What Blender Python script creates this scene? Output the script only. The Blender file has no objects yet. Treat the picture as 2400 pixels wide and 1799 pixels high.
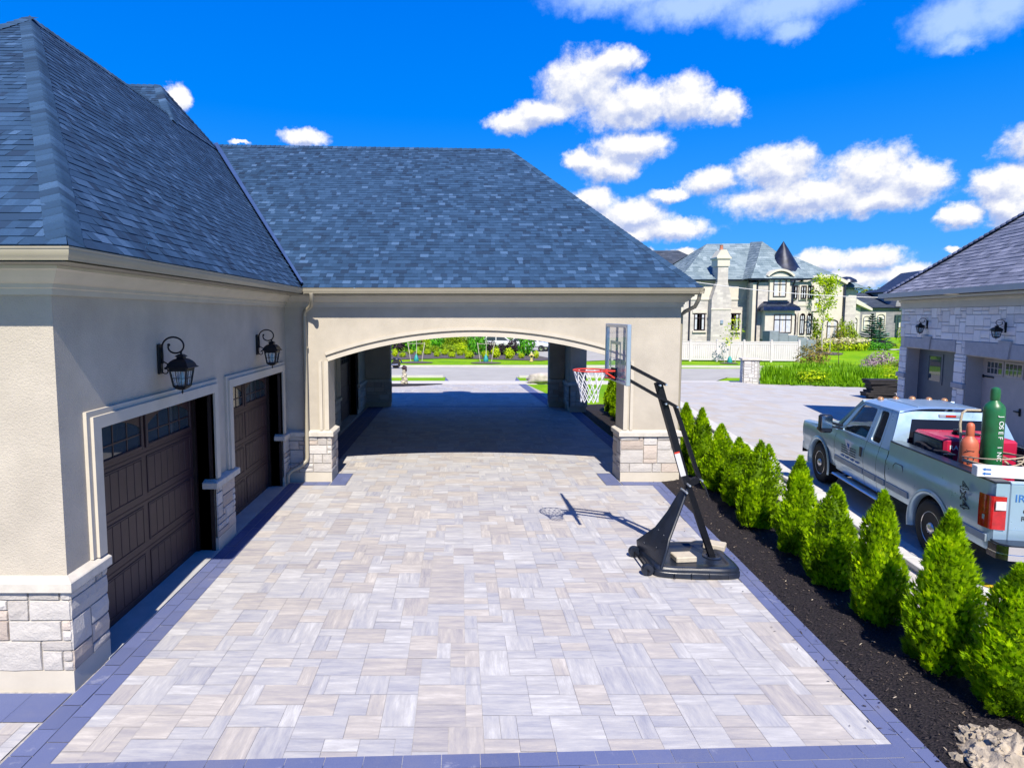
import bpy, math, random
from mathutils import Vector, Matrix, noise as mnoise
R = random.Random(7)
SC = bpy.context.scene
COL = SC.collection
V = Vector
rad = math.radians

# ------------------------------------------------------------ mesh builder
class MB:
    def __init__(s):
        s.v = []; s.f = []; s.t = []; s.m = []; s.T = None; s.tint = (0.5, 0.5, 0.0); s.mi = 0
    def add(s, vs, fs, tint=None):
        b = len(s.v)
        if s.T is not None:
            vs = [s.T @ V(p) for p in vs]
        s.v.extend([tuple(p) for p in vs])
        t = tint or s.tint
        for f in fs:
            s.f.append([b + i for i in f]); s.t.append(t); s.m.append(s.mi)
    def quad(s, a, b, c, d, tint=None):
        s.add([a, b, c, d], [(0, 1, 2, 3)], tint)
    def box(s, x0, x1, y0, y1, z0, z1, tint=None):
        s.add([(x0,y0,z0),(x1,y0,z0),(x1,y1,z0),(x0,y1,z0),(x0,y0,z1),(x1,y0,z1),(x1,y1,z1),(x0,y1,z1)],
              [(0,3,2,1),(4,5,6,7),(0,1,5,4),(1,2,6,5),(2,3,7,6),(3,0,4,7)], tint)
    def rbox(s, x0, x1, y0, y1, z0, z1, r=.01, tint=None):      # box with chamfered edges
        vs = []; idx = {}
        cx = (x0, x1); cy = (y0, y1); cz = (z0, z1)
        for i in (0,1):
            for j in (0,1):
                for k in (0,1):
                    sx = r if i == 0 else -r; sy = r if j == 0 else -r; sz = r if k == 0 else -r
                    for ax in range(3):
                        p = [cx[i]+sx, cy[j]+sy, cz[k]+sz]
                        p[ax] = (cx[i], cy[j], cz[k])[ax]
                        idx[(i,j,k,ax)] = len(vs); vs.append(p)
        fs = []
        for ax in range(3):
            o1, o2 = [a for a in range(3) if a != ax]
            for sd in (0,1):
                q = []
                for (u, w) in ((0,0),(1,0),(1,1),(0,1)):
                    c = [0,0,0]; c[ax] = sd; c[o1] = u; c[o2] = w
                    q.append(idx[(*c, ax)])
                flip = (sd == 0) != (ax == 1)
                fs.append(tuple(reversed(q)) if flip else tuple(q))
        for ax in range(3):                                    # edges along ax
            o1, o2 = [a for a in range(3) if a != ax]
            for u in (0,1):
                for w in (0,1):
                    c0 = [0,0,0]; c0[o1] = u; c0[o2] = w
                    c1 = list(c0); c1[ax] = 1
                    q = [idx[(*c0,o1)], idx[(*c1,o1)], idx[(*c1,o2)], idx[(*c0,o2)]]
                    a, b, c = [V(vs[i]) for i in q[:3]]
                    n = (b-a).cross(c-b); d = V(((0,0,0)))
                    d[o1] = 1 if u else -1; d[o2] = 1 if w else -1
                    fs.append(tuple(q) if n.dot(d) > 0 else tuple(reversed(q)))
        for i in (0,1):
            for j in (0,1):
                for k in (0,1):
                    q = [idx[(i,j,k,a)] for a in range(3)]
                    a, b, c = [V(vs[t]) for t in q]
                    n = (b-a).cross(c-b); d = V((i*2-1, j*2-1, k*2-1))
                    fs.append(tuple(q) if n.dot(d) > 0 else tuple(reversed(q)))
        s.add(vs, fs, tint)
    def prism(s, poly, axis, a0, a1, tint=None):               # poly in the other two axes (order kept)
        def mk(p, a):
            return {'x': (a, p[0], p[1]), 'y': (p[0], a, p[1]), 'z': (p[0], p[1], a)}[axis]
        n = len(poly)
        vs = [mk(p, a0) for p in poly] + [mk(p, a1) for p in poly]
        ar = sum(poly[i][0]*poly[(i+1)%n][1]-poly[(i+1)%n][0]*poly[i][1] for i in range(n))
        fl = (ar > 0) == (axis != 'y')
        if a1 < a0: fl = not fl
        fs = []
        for i in range(n):
            j = (i+1) % n
            q = (i, j, n+j, n+i)
            fs.append(q if fl else q[::-1])
        c0 = tuple(range(n)); c1 = tuple(range(n, 2*n))
        fs.append(c0[::-1] if fl else c0); fs.append(c1 if fl else c1[::-1])
        s.add(vs, fs, tint)
    def tube(s, pts, r, n=8, cap=True, tint=None, closed=False, flat=1.0):
        pts = [V(p) for p in pts]; k = len(pts)
        rs = r if isinstance(r, (list, tuple)) else [r]*k
        vs = []; fs = []
        up = None
        for i, p in enumerate(pts):
            if closed: d = pts[(i+1) % k]-pts[i-1]
            else: d = pts[min(i+1, k-1)]-pts[max(i-1, 0)]
            d.normalize()
            if up is None:
                up = V((0,0,1)) if abs(d.z) < .9 else V((1,0,0))
            x = d.cross(up)
            if x.length < 1e-5: x = d.orthogonal()
            x.normalize(); y = x.cross(d); up = y
            for j in range(n):
                a = 2*math.pi*j/n
                vs.append(p + x*math.cos(a)*rs[i] + y*math.sin(a)*rs[i]*flat)
        m = k if closed else k-1
        for i in range(m):
            for j in range(n):
                a = i*n+j; b = i*n+(j+1) % n; c = ((i+1) % k)*n+(j+1) % n; d = ((i+1) % k)*n+j
                fs.append((a, d, c, b))
        if cap and not closed:
            fs.append(tuple(range(n))); fs.append(tuple(reversed(range((k-1)*n, k*n))))
        s.add(vs, fs, tint)
    def bar(s, a, b, w, h, tint=None, up=(0,0,1)):             # rectangular bar from a to b
        a = V(a); b = V(b); d = (b-a).normalized(); u = V(up)
        x = d.cross(u)
        if x.length < 1e-4: x = d.cross(V((0,1,0)))
        x.normalize(); y = x.cross(d)
        q = []
        for p in (a, b):
            for sx, sy in ((-1,-1),(1,-1),(1,1),(-1,1)):
                q.append(p + x*sx*w/2 + y*sy*h/2)
        s.add(q, [(0,1,2,3),(7,6,5,4),(0,4,5,1),(1,5,6,2),(2,6,7,3),(3,7,4,0)], tint)
    def lathe(s, prof, c=(0,0,0), n=24, tint=None, axis='z'):
        vs = []; fs = []
        k = len(prof)
        for (r, h) in prof:
            for j in range(n):
                a = 2*math.pi*j/n
                p = (math.cos(a)*r, math.sin(a)*r, h)
                if axis == 'y': p = (p[0], p[2], -p[1])
                if axis == 'x': p = (p[2], p[0], p[1])
                vs.append((c[0]+p[0], c[1]+p[1], c[2]+p[2]))
        for i in range(k-1):
            for j in range(n):
                fs.append((i*n+j, i*n+(j+1) % n, (i+1)*n+(j+1) % n, (i+1)*n+j))
        if prof[0][0] > 1e-6: fs.append(tuple(reversed(range(n))))
        if prof[-1][0] > 1e-6: fs.append(tuple(range((k-1)*n, k*n)))
        s.add(vs, fs, tint)
    def blob(s, c, r, n=10, jit=.15, seed=0, tint=None, squash=(1,1,1), fr=1.5):
        vs = []; fs = []
        for i in range(n+1):
            th = math.pi*i/n
            for j in range(2*n):
                ph = math.pi*j/n
                d = V((math.sin(th)*math.cos(ph), math.sin(th)*math.sin(ph), math.cos(th)))
                rr = r*(1+jit*mnoise.noise(d*fr+V((seed*7.3, seed*3.1, seed))))
                vs.append((c[0]+d.x*rr*squash[0], c[1]+d.y*rr*squash[1], c[2]+d.z*rr*squash[2]))
        m = 2*n
        for i in range(n):
            for j in range(m):
                fs.append((i*m+j, (i+1)*m+j, (i+1)*m+(j+1) % m, i*m+(j+1) % m))
        s.add(vs, fs, tint)
    def mesh(s, name, mats, smooth=None):
        me = bpy.data.meshes.new(name)
        me.from_pydata(s.v, [], s.f)
        at = me.attributes.new('tint', 'FLOAT_COLOR', 'FACE')
        flat = []
        for t in s.t: flat.extend((t[0], t[1], t[2], 1.0))
        at.data.foreach_set('color', flat)
        for m in (mats if isinstance(mats, (list, tuple)) else [mats]): me.materials.append(m)
        if any(s.m): me.polygons.foreach_set('material_index', s.m)
        me.validate()
        if smooth is not None:
            me.polygons.foreach_set('use_smooth', [True]*len(me.polygons))
            if smooth < 179: me.set_sharp_from_angle(angle=rad(smooth))
        me.update()
        return me
    def build(s, name, mats, parent=None, smooth=None):
        return link(name, s.mesh(name, mats, smooth), parent)

def link(name, me, parent=None):
    o = bpy.data.objects.new(name, me); COL.objects.link(o)
    if parent is not None:
        o.parent = parent
        if parent.get('_w'):
            o.matrix_parent_inverse = Matrix.Translation(-V(parent.location)); 
    return o
def tag(o, label=None, cat=None, group=None, kind=None):
    if label: o['label'] = label
    if cat: o['category'] = cat
    if group: o['group'] = group
    if kind: o['kind'] = kind
    return o
WORLD = set()
def thing(name, label, cat, loc=(0,0,0), rz=0, group=None, world=False):
    o = bpy.data.objects.new(name, None); COL.objects.link(o)
    o.empty_display_size = .1
    o.location = loc; o.rotation_euler = (0,0,rz)
    tag(o, label, cat, group)
    if world: o['_w'] = 1; WORLD.add(o.name)
    return o
def struct(name, m, mat, smooth=None, kind='structure', label=None):
    o = m.build(name, mat, None, smooth); o['kind'] = kind
    if label: o['label'] = label
    return o
def copy_tree(o, parent=None):
    c = o.copy(); COL.objects.link(c)
    if parent is not None: c.parent = parent
    for ch in list(o.children): copy_tree(ch, c)
    return c
def grid_fn(m, fn, nu, nv, tint=None, flip=False):
    vs = [fn(i/nu, j/nv) for j in range(nv+1) for i in range(nu+1)]
    fs = []
    for j in range(nv):
        for i in range(nu):
            q = (j*(nu+1)+i, j*(nu+1)+i+1, (j+1)*(nu+1)+i+1, (j+1)*(nu+1)+i)
            fs.append(q[::-1] if flip else q)
    m.add(vs, fs, tint)
def text(name, body, size, mat, parent, M, align='LEFT', ext=.002):
    cu = bpy.data.curves.new(name, 'FONT'); cu.body = body; cu.size = size; cu.extrude = ext
    if body == '4x4': cu.fill_mode = 'NONE'; cu.extrude = 0; cu.bevel_depth = .0045; cu.bevel_resolution = 1
    cu.align_x = align
    o = bpy.data.objects.new(name, cu); COL.objects.link(o)
    dg = bpy.context.evaluated_depsgraph_get()
    me = bpy.data.meshes.new_from_object(o.evaluated_get(dg))
    bpy.data.objects.remove(o)
    me.transform(M); me.materials.clear(); me.materials.append(mat)
    return link(name, me, parent)
def frame(o, x, y, n):                                        # matrix from origin and axes
    x = V(x); y = V(y); n = V(n)
    return Matrix(((x[0],y[0],n[0],o[0]),(x[1],y[1],n[1],o[1]),(x[2],y[2],n[2],o[2]),(0,0,0,1)))

# ------------------------------------------------------------ materials
class NT:
    def __init__(s, tree): s.t = tree; s.l = tree.links
    def n(s, typ, inp=None, out=0, **props):
        nd = s.t.nodes.new(typ)
        for k, v in props.items(): setattr(nd, k, v)
        for k, v in (inp or {}).items():
            sk = nd.inputs[k]
            if isinstance(v, bpy.types.NodeSocket): s.l.new(v, sk)
            else: sk.default_value = v
        return nd.outputs[out] if out is not None else nd
    def math(s, op, a, b=0.0, c=None, clamp=False):
        i = {0: a, 1: b}
        if c is not None: i[2] = c
        return s.n('ShaderNodeMath', i, operation=op, use_clamp=clamp)
    def vm(s, op, a, b=(0,0,0), out=0):
        return s.n('ShaderNodeVectorMath', {0: a, 1: b}, out, operation=op)
    def mix(s, f, a, b, bt='MIX'):
        nd = s.t.nodes.new('ShaderNodeMix'); nd.data_type = 'RGBA'; nd.blend_type = bt; nd.clamp_factor = True
        for k, v in ((0, f), (6, a), (7, b)):
            if isinstance(v, bpy.types.NodeSocket): s.l.new(v, nd.inputs[k])
            else: nd.inputs[k].default_value = v if k == 0 else ((*v, 1) if len(v) == 3 else v)
        return nd.outputs[2]
    def noise(s, vec, scale, detail=4, rough=.55, out=0):
        return s.n('ShaderNodeTexNoise', {'Vector': vec, 'Scale': scale, 'Detail': detail, 'Roughness': rough}, out)
    def ramp(s, f, stops):
        nd = s.t.nodes.new('ShaderNodeValToRGB'); s.l.new(f, nd.inputs[0])
        e = nd.color_ramp.elements
        while len(e) < len(stops): e.new(.5)
        for k, (p, c) in enumerate(stops):
            e[k].position = p; e[k].color = (*c, 1) if len(c) == 3 else c
        return nd.outputs[0]
    def remap(s, v, a, b, c, d):
        return s.n('ShaderNodeMapRange', {0: v, 1: a, 2: b, 3: c, 4: d})
def newmat(name):
    m = bpy.data.materials.new(name); m.use_nodes = True
    t = NT(m.node_tree); bs = m.node_tree.nodes['Principled BSDF']
    return m, t, bs
def setb(t, bs, **kw):
    for k, v in kw.items():
        k = {'col': 'Base Color', 'rough': 'Roughness', 'metal': 'Metallic', 'nrm': 'Normal', 'spec': 'Specular IOR Level',
             'trans': 'Transmission Weight', 'coat': 'Coat Weight', 'alpha': 'Alpha', 'ior': 'IOR', 'sub': 'Subsurface Weight'}[k]
        if isinstance(v, bpy.types.NodeSocket): t.l.new(v, bs.inputs[k])
        else: bs.inputs[k].default_value = (*v, 1) if isinstance(v, tuple) and len(v) == 3 else v
def bump(t, h, strength=.3, dist=.01):
    return t.n('ShaderNodeBump', {'Height': h, 'Strength': strength, 'Distance': dist})
KA = .76
def pm(name, col, rough=.6, var=.15, scale=6, bmp=0, bscale=60, metal=0, spec=.5, coat=0, col2=None, bdist=.01):
    if metal < .3: col = tuple(c*KA for c in col); col2 = tuple(c*KA for c in col2) if col2 else None
    m, t, bs = newmat(name)
    co = t.n('ShaderNodeTexCoord', None, 3)
    nz = t.noise(co, scale, 5, .6)
    c2 = col2 or tuple(c*(1-var*2) for c in col)
    c1 = tuple(min(1, c*(1+var)) for c in col)
    setb(t, bs, col=t.mix(t.remap(nz, .3, .7, 0, 1), c1, c2), rough=rough, metal=metal, spec=spec, coat=coat)
    if bmp:
        setb(t, bs, nrm=bump(t, t.noise(co, bscale, 4, .6), bmp, bdist))
    return m
def tint_attr(t):
    a = t.n('ShaderNodeAttribute', None, None, attribute_name='tint')
    sp = t.n('ShaderNodeSeparateColor', {0: a.outputs['Color']}, None)
    return sp.outputs[0], sp.outputs[1], sp.outputs[2]

MT = {}
MT['stucco'] = pm('stucco', (.57,.515,.43), .9, .07, 1.6, .9, 65, spec=.2)
MT['stucco_trim'] = pm('stucco_trim', (.64,.585,.49), .85, .04, 3, .15, 160, spec=.2)
MT['cream'] = pm('cream_stucco', (.70,.66,.57), .9, .04, 2, .1, 60, spec=.2)
MT['ledge'] = pm('limestone_ledge', (.66,.62,.55), .85, .08, 8, .3, 90, spec=.2)
MT['gutter'] = pm('gutter_metal', (.40,.36,.27), .35, .04, 3, spec=.5)
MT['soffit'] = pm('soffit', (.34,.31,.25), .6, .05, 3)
MT['concrete'] = pm('concrete', (.50,.50,.49), .85, .08, 3, .2, 120, spec=.2)
MT['white_conc'] = pm('pale_concrete', (.66,.65,.62), .85, .06, 4, .2, 80, spec=.2)
MT['joint'] = pm('joint_sand', (.46,.44,.42), .95, .2, 20)
MT['black_metal'] = pm('black_metal', (.006,.007,.012), .5, .2, 30, spec=.3)
MT['black_plastic'] = pm('black_plastic', (.012,.018,.034), .34, .2, 8, .08, 200)
MT['rubber'] = pm('rubber', (.014,.014,.016), .75, .2, 30)
MT['brown_door'] = pm('brown_door', (.046,.021,.028), .5, .12, 3, .12, 90)
MT['brown_dark'] = pm('brown_jamb', (.018,.009,.010), .5, .1, 5)
MT['chrome'] = pm('chrome', (.75,.76,.78), .12, .03, 4, metal=1)
MT['alu'] = pm('aluminium', (.55,.60,.68), .3, .05, 5, metal=.7)
MT['white_paint'] = pm('white_paint', (.82,.82,.80), .5, .03, 4)
MT['white_vinyl'] = pm('white_vinyl', (.74,.68,.71), .5, .04, 2)
MT['red_rim'] = pm('orange_red_paint', (.75,.06,.035), .35, .08, 9)
MT['net'] = pm('net_cord', (.78,.78,.82), .8, .05, 20)
MT['rope'] = pm('rope', (.50,.42,.30), .9, .2, 60)
MT['green_paint'] = pm('green_paint', (.012,.16,.05), .38, .25, 5, col2=(.02,.10,.035))
MT['orange_paint'] = pm('orange_paint', (.62,.15,.07), .5, .12, 4)
MT['pink_red'] = pm('red_enamel', (.55,.012,.06), .35, .1, 5)
MT['cloth_black'] = pm('black_cloth', (.012,.010,.016), .9, .2, 20)
MT['white_text'] = pm('white_letters', (.85,.85,.85), .6, .02, 10)
MT['black_text'] = pm('black_letters', (.015,.015,.02), .6, .02, 10)
MT['blue_text'] = pm('blue_letters', (.02,.16,.50), .6, .05, 10)
MT['tail_red'] = pm('tail_lens_red', (.55,.006,.012), .12, .2, 12, coat=.6)
MT['tail_white'] = pm('tail_lens_clear', (.75,.75,.75), .12, .1, 12, coat=.6)
MT['amber'] = pm('amber_lens', (.42,.22,.10), .2, .1, 12)
MT['trunk'] = pm('bark', (.10,.075,.05), .9, .3, 12, .5, 30)
MT['pale_bark'] = pm('pale_bark', (.55,.52,.46), .85, .15, 8)
MT['stake'] = pm('stake_wood', (.55,.50,.42), .85, .15, 8)
MT['hydrant'] = pm('yellow_hydrant', (.72,.56,.22), .45, .1, 8)
MT['statue'] = pm('carved_stone', (.62,.57,.46), .85, .25, 7, .5, 14, bdist=.03)
MT['boulder'] = pm('boulder', (.55,.50,.44), .85, .18, 2.5, .7, 5, bdist=.06)
MT['dark_copper'] = pm('dark_metal_roof', (.02,.026,.05), .35, .3, 2, metal=.3)
MT['window_frame'] = pm('brown_window_frame', (.05,.03,.035), .5, .1, 5)
MT['plank'] = pm('charred_plank', (.012,.010,.012), .75, .3, 6, .3, 20)
MT['block'] = pm('kerb_block', (.55,.56,.58), .85, .1, 4, .35, 70)
MT['grit'] = pm('grit_strip', (.60,.57,.52), .95, .15, 5, .5, 60)
MT['rubble'] = pm('dry_soil', (.46,.39,.30), .95, .2, 6, .6, 22, bdist=.03)
MT['white_bag'] = pm('white_plastic_sack', (.78,.77,.76), .4, .06, 5, .5, 12, bdist=.03)
MT['yellow_print'] = pm('yellow_print', (.72,.50,.03), .5, .06, 8)
MT['teal_bag'] = pm('teal_water_bag', (.02,.35,.34), .5, .15, 6)
MT['curtain'] = pm('curtain', (.62,.66,.74), .9, .1, 5)
MT['asphalt'] = pm('road_asphalt', (.44,.43,.40), .9, .06, .6, .15, 90)
MT['walk'] = pm('sidewalk', (.62,.60,.57), .9, .05, 1.5, .1, 80)
MT['door_grey'] = pm('grey_blue_door', (.10,.12,.16), .5, .08, 3)  # the dark grey blue of the door itself
MT['neigh_door'] = pm('taupe_door', (.56,.49,.46), .6, .05, 3, .1, 60)
MT['sticker'] = pm('sticker', (.7,.7,.72), .5, .05, 8)

def glass_mat(name, col=(.02,.03,.04), rough=.03, spec=.8):
    m, t, bs = newmat(name)
    co = t.n('ShaderNodeTexCoord', None, 3)
    nz = t.noise(co, 1.2, 2)
    setb(t, bs, col=t.mix(nz, col, tuple(c*2.2 for c in col)), rough=rough, spec=spec)
    setb(t, bs, nrm=bump(t, t.noise(co, .8, 2), .05, .02))
    return m
MT['dark_glass'] = glass_mat('dark_window_glass')
MT['truck_glass'] = glass_mat('tinted_truck_glass', (.006,.007,.010), .02, .35)
def clear_mat(name, col, alpha, rough=.03):
    m, t, bs = newmat(name)
    co = t.n('ShaderNodeTexCoord', None, 3)
    setb(t, bs, col=t.mix(t.noise(co, 3, 2), col, tuple(c*.9 for c in col)), rough=rough, alpha=alpha, spec=.7)
    return m
MT['clear'] = clear_mat('clear_acrylic', (.80,.82,.85), .24)
MT['lamp_glass'] = clear_mat('lamp_glass', (.45,.55,.65), .35)
MT['bulb'] = clear_mat('lamp_bulb', (.35,.75,.85), .85)

def shingle_mat(name, stops, nscale=90):
    m, t, bs = newmat(name)
    r, g, b = tint_attr(t)
    co = t.n('ShaderNodeTexCoord', None, 3)
    c = t.ramp(r, stops)
    gr = t.noise(co, nscale, 3, .7)
    c = t.mix(t.remap(gr, .3, .7, 0, .55), c, (.008,.018,.035))
    big = t.noise(co, .35, 3)
    c = t.mix(t.remap(big, .35, .7, 0, .22), c, (.03,.072,.15))
    setb(t, bs, col=c, rough=.85, spec=.25, nrm=bump(t, gr, .5, .006))
    return m
MT['shingle'] = shingle_mat('slate_blue_shingle', [(0,(.009,.026,.062)),(.4,(.016,.050,.112)),(.75,(.031,.080,.170)),(1,(.066,.135,.26))])
MT['shingle_far'] = shingle_mat('grey_green_shingle', [(0,(.16,.22,.25)),(.5,(.24,.31,.34)),(1,(.36,.44,.47))], 20)
MT['shingle_neigh'] = shingle_mat('weathered_grey_shingle', [(0,(.15,.16,.21)),(.5,(.25,.26,.33)),(1,(.40,.41,.50))], 40)
MT['shingle_dark'] = shingle_mat('dark_grey_shingle', [(0,(.03,.036,.05)),(1,(.08,.09,.115))], 20)

def paver_mat(name, stops, streak=.5, wear=0.0):
    m, t, bs = newmat(name)
    r, g, b = tint_attr(t)
    co = t.n('ShaderNodeTexCoord', None, 3)
    cx = t.vm('MULTIPLY', co, (2.0, 13, 1)); cy = t.vm('MULTIPLY', co, (13, 2.0, 1))
    vec = t.mix(b, cx, cy)
    off = t.n('ShaderNodeCombineXYZ', {0: t.math('MULTIPLY', r, 37.0), 1: t.math('MULTIPLY', g, 53.0), 2: 0.0})
    vec = t.vm('ADD', vec, off)
    st = t.noise(vec, 1.0, 6, .72)
    fine = t.noise(co, 130, 3, .7)
    stain = t.noise(co, .8, 6, .7)
    f = t.math('ADD', t.math('MULTIPLY', r, .40), t.math('MULTIPLY', t.math('SUBTRACT', st, .5), streak*2.2))
    f = t.math('ADD', f, .27, clamp=True)
    c = t.ramp(f, [(p, tuple(x*KA for x in c_)) for p, c_ in stops])
    warm = t.mix(t.math('GREATER_THAN', g, .64), (1,1,1), (1.0,.94,.865))
    c = t.mix(1.0, c, warm, 'MULTIPLY')
    c = t.mix(t.remap(fine, .35, .75, 0, .18), c, (.25,.25,.27))
    c = t.mix(t.remap(stain, .48, .72, 0, .22), c, (.24,.22,.21))
    if wear:
        w = t.noise(co, 3.5, 6, .75)
        c = t.mix(t.remap(w, .60, .74, 0, wear), c, (.42,.42,.46))
    setb(t, bs, col=c, rough=.8, spec=.3, nrm=bump(t, t.math('ADD', fine, t.math('MULTIPLY', st, .6)), .25, .006))
    return m
MT['paver'] = paver_mat('streaked_paver', [(0,(.33,.335,.40)),(.3,(.43,.43,.465)),(.6,(.525,.515,.515)),(1,(.71,.705,.70))], .95)
MT['paver_far'] = paver_mat('pale_paver', [(0,(.46,.45,.45)),(.5,(.52,.51,.50)),(1,(.60,.585,.565))], .25)
MT['paver_dark'] = paver_mat('charcoal_paver', [(0,(.085,.110,.24)),(.6,(.115,.145,.31)),(1,(.155,.19,.37))], .12, .40)

def stone_mat(name, stops, warmth=(1.0,.90,.80)):
    m, t, bs = newmat(name)
    r, g, b = tint_attr(t)
    co = t.n('ShaderNodeTexCoord', None, 3)
    nz = t.noise(t.vm('MULTIPLY', co, (1,1,2.2)), 7, 6, .65)
    f = t.math('ADD', t.math('MULTIPLY', r, .7), t.math('MULTIPLY', t.math('SUBTRACT', nz, .35), .75), clamp=True)
    c = t.ramp(f, [(p, tuple(x*KA for x in c_)) for p, c_ in stops])
    c = t.mix(1.0, c, t.mix(t.math('GREATER_THAN', g, .7), (1,1,1), warmth), 'MULTIPLY')
    setb(t, bs, col=c, rough=.9, spec=.2, nrm=bump(t, t.noise(co, 24, 6, .7), .7, .025))
    return m
MT['stone'] = stone_mat('split_limestone', [(0,(.46,.425,.40)),(.45,(.58,.55,.52)),(1,(.72,.69,.66))], (1.0,.91,.84))
MT['stone_neigh'] = stone_mat('grey_lavender_stone', [(0,(.86,.80,.78)),(.5,(1.02,.96,.93)),(1,(1.14,1.09,1.05))], (1,.96,.92))
MT['mortar'] = pm('mortar', (.40,.37,.33), .95, .1, 10)
MT['mortar_neigh'] = pm('mortar_grey', (.42,.42,.46), .95, .1, 10)

def brickstone(name, c1, c2, cm, bw=.5, rh=.2):
    c1, c2, cm = [tuple(x*KA for x in q) for q in (c1, c2, cm)]
    m, t, bs = newmat(name)
    co = t.n('ShaderNodeTexCoord', None, 3)
    sp = t.n('ShaderNodeSeparateXYZ', {0: co}, None)
    u = t.math('ADD', sp.outputs[0], sp.outputs[1])
    vec = t.n('ShaderNodeCombineXYZ', {0: u, 1: sp.outputs[2], 2: 0.0})
    br = t.n('ShaderNodeTexBrick', {'Vector': vec, 'Color1': (*c1,1), 'Color2': (*c2,1), 'Mortar': (*cm,1), 'Scale': 1.0, 'Mortar Size': .012,
             'Bias': 0.0, 'Brick Width': bw, 'Row Height': rh}, None)
    nz = t.noise(co, 1.3, 5, .7)
    c = t.mix(t.remap(nz, .4, .75, 0, .5), br.outputs[0], tuple(x*.6 for x in c2))
    setb(t, bs, col=c, rough=.9, spec=.2, nrm=bump(t, br.outputs[1], -.4, .03))
    return m
MT['farstone'] = brickstone('grey_ashlar', (.72,.68,.63), (.54,.51,.49), (.60,.57,.53), .55, .22)
MT['farstone_dark'] = brickstone('blue_grey_ashlar', (.34,.34,.37), (.24,.24,.28), (.3,.3,.3), .55, .22)

def leaf_mat(name, stops, trans=.35, rough=.55):
    stops = [(p, tuple(x*.85 for x in c_)) for p, c_ in stops]
    m, t, bs = newmat(name)
    r, g, b = tint_attr(t)
    co = t.n('ShaderNodeTexCoord', None, 3)
    nz = t.noise(co, 5, 3)
    f = t.math('ADD', t.math('MULTIPLY', r, .75), t.math('MULTIPLY', t.math('SUBTRACT', nz, .4), .7), clamp=True)
    c = t.ramp(f, stops)
    setb(t, bs, col=c, rough=rough, spec=.25)
    tr = t.n('ShaderNodeBsdfTranslucent', {'Color': c})
    mx = t.n('ShaderNodeMixShader', {0: trans, 1: bs.outputs[0], 2: tr})
    t.l.new(mx, m.node_tree.nodes['Material Output'].inputs[0])
    return m
MT['thuja'] = leaf_mat('arborvitae_spray', [(0, (0.0618, 0.1434, 0.0013)), (0.45, (0.326, 0.567, 0.0013)), (0.8, (0.5632, 0.819, 0.0019)), (1, (0.7554, 0.84, 0.0094))], .45)
MT['leaf_green'] = leaf_mat('green_leaves', [(0, (0.0274, 0.1425, 0.008)), (0.5, (0.0912, 0.4037, 0.012)), (1, (0.228, 0.665, 0.02))])
MT['leaf_lime'] = leaf_mat('lime_leaves', [(0, (0.221, 0.3757, 0.0045)), (0.5, (0.5746, 0.7514, 0.0056)), (1, (0.85, 0.85, 0.0112))])
MT['leaf_olive'] = leaf_mat('olive_leaves', [(0, (0.0994, 0.1729, 0.0046)), (0.5, (0.2785, 0.4199, 0.0069)), (1, (0.5171, 0.6422, 0.0115))])
MT['leaf_yellow'] = leaf_mat('yellow_green_leaves', [(0, (0.2464, 0.3827, 0.0036)), (0.5, (0.5476, 0.7272, 0.0067)), (1, (0.663, 0.85, 0.0134))], .45)
MT['leaf_purple'] = leaf_mat('purple_leaves', [(0,(.012,.008,.014)),(.6,(.035,.018,.03)),(1,(.08,.04,.05))], .2)
MT['leaf_rust'] = leaf_mat('rusty_leaves', [(0, (0.096, 0.096, 0.0156)), (0.5, (0.256, 0.208, 0.039)), (1, (0.416, 0.272, 0.117))], .25)
MT['leaf_lilac'] = leaf_mat('faded_lilac_flowers', [(0, (0.21, 0.15, 0.18)), (0.6, (0.39, 0.285, 0.33)), (1, (0.54, 0.42, 0.45))], .2)
MT['leaf_spruce'] = leaf_mat('blue_spruce_needles', [(0, (0.018, 0.08, 0.048)), (0.5, (0.06, 0.208, 0.12)), (1, (0.18, 0.416, 0.32))], .15)
MT['flower_white'] = leaf_mat('cream_blooms', [(0,(.55,.50,.28)),(1,(.85,.82,.62))], .2)
MT['grass_blade'] = leaf_mat('grass_blades', [(0, (0.096, 0.252, 0.0042)), (0.5, (0.256, 0.54, 0.0056)), (1, (0.544, 0.792, 0.028))], .4)
MT['forest'] = leaf_mat('forest_leaves', [(0, (0.03, 0.08, 0.008)), (0.5, (0.12, 0.192, 0.01)), (1, (0.3, 0.304, 0.02))], .2)

def lawn_mat():
    m, t, bs = newmat('lawn')
    co = t.n('ShaderNodeTexCoord', None, 3)
    a = t.noise(co, .5, 5, .6); b = t.noise(co, 30, 5, .75)
    c = t.mix(t.remap(a, .35, .65, 0, 1), (.13,.30,.006), (.25,.42,.008))
    c = t.mix(t.remap(b, .3, .75, 0, .55), c, (.07,.20,.002))
    setb(t, bs, col=c, rough=.9, spec=.1, nrm=bump(t, b, .8, .05))
    return m
MT['lawn'] = lawn_mat()
def mulch_mat(name, c1, c2):
    m, t, bs = newmat(name)
    co = t.n('ShaderNodeTexCoord', None, 3)
    v = t.n('ShaderNodeTexVoronoi', {'Vector': t.vm('MULTIPLY', co, (1,1,1)), 'Scale': 42.0}, None)
    nz = t.noise(co, 70, 4, .7)
    c = t.mix(v.outputs['Color'], c1, c2)
    c = t.mix(t.remap(nz, .5, .75, 0, .5), c, tuple(min(1, x*2.2) for x in c2))
    setb(t, bs, col=c, rough=.85, spec=.3, nrm=bump(t, t.math('ADD', v.outputs['Distance'], nz), 1.0, .03))
    return m
MT['mulch'] = mulch_mat('black_mulch', (.008,.007,.010), (.028,.022,.026))
MT['mulch_brown'] = mulch_mat('grey_mulch', (.07,.06,.06), (.14,.12,.12))
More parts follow.
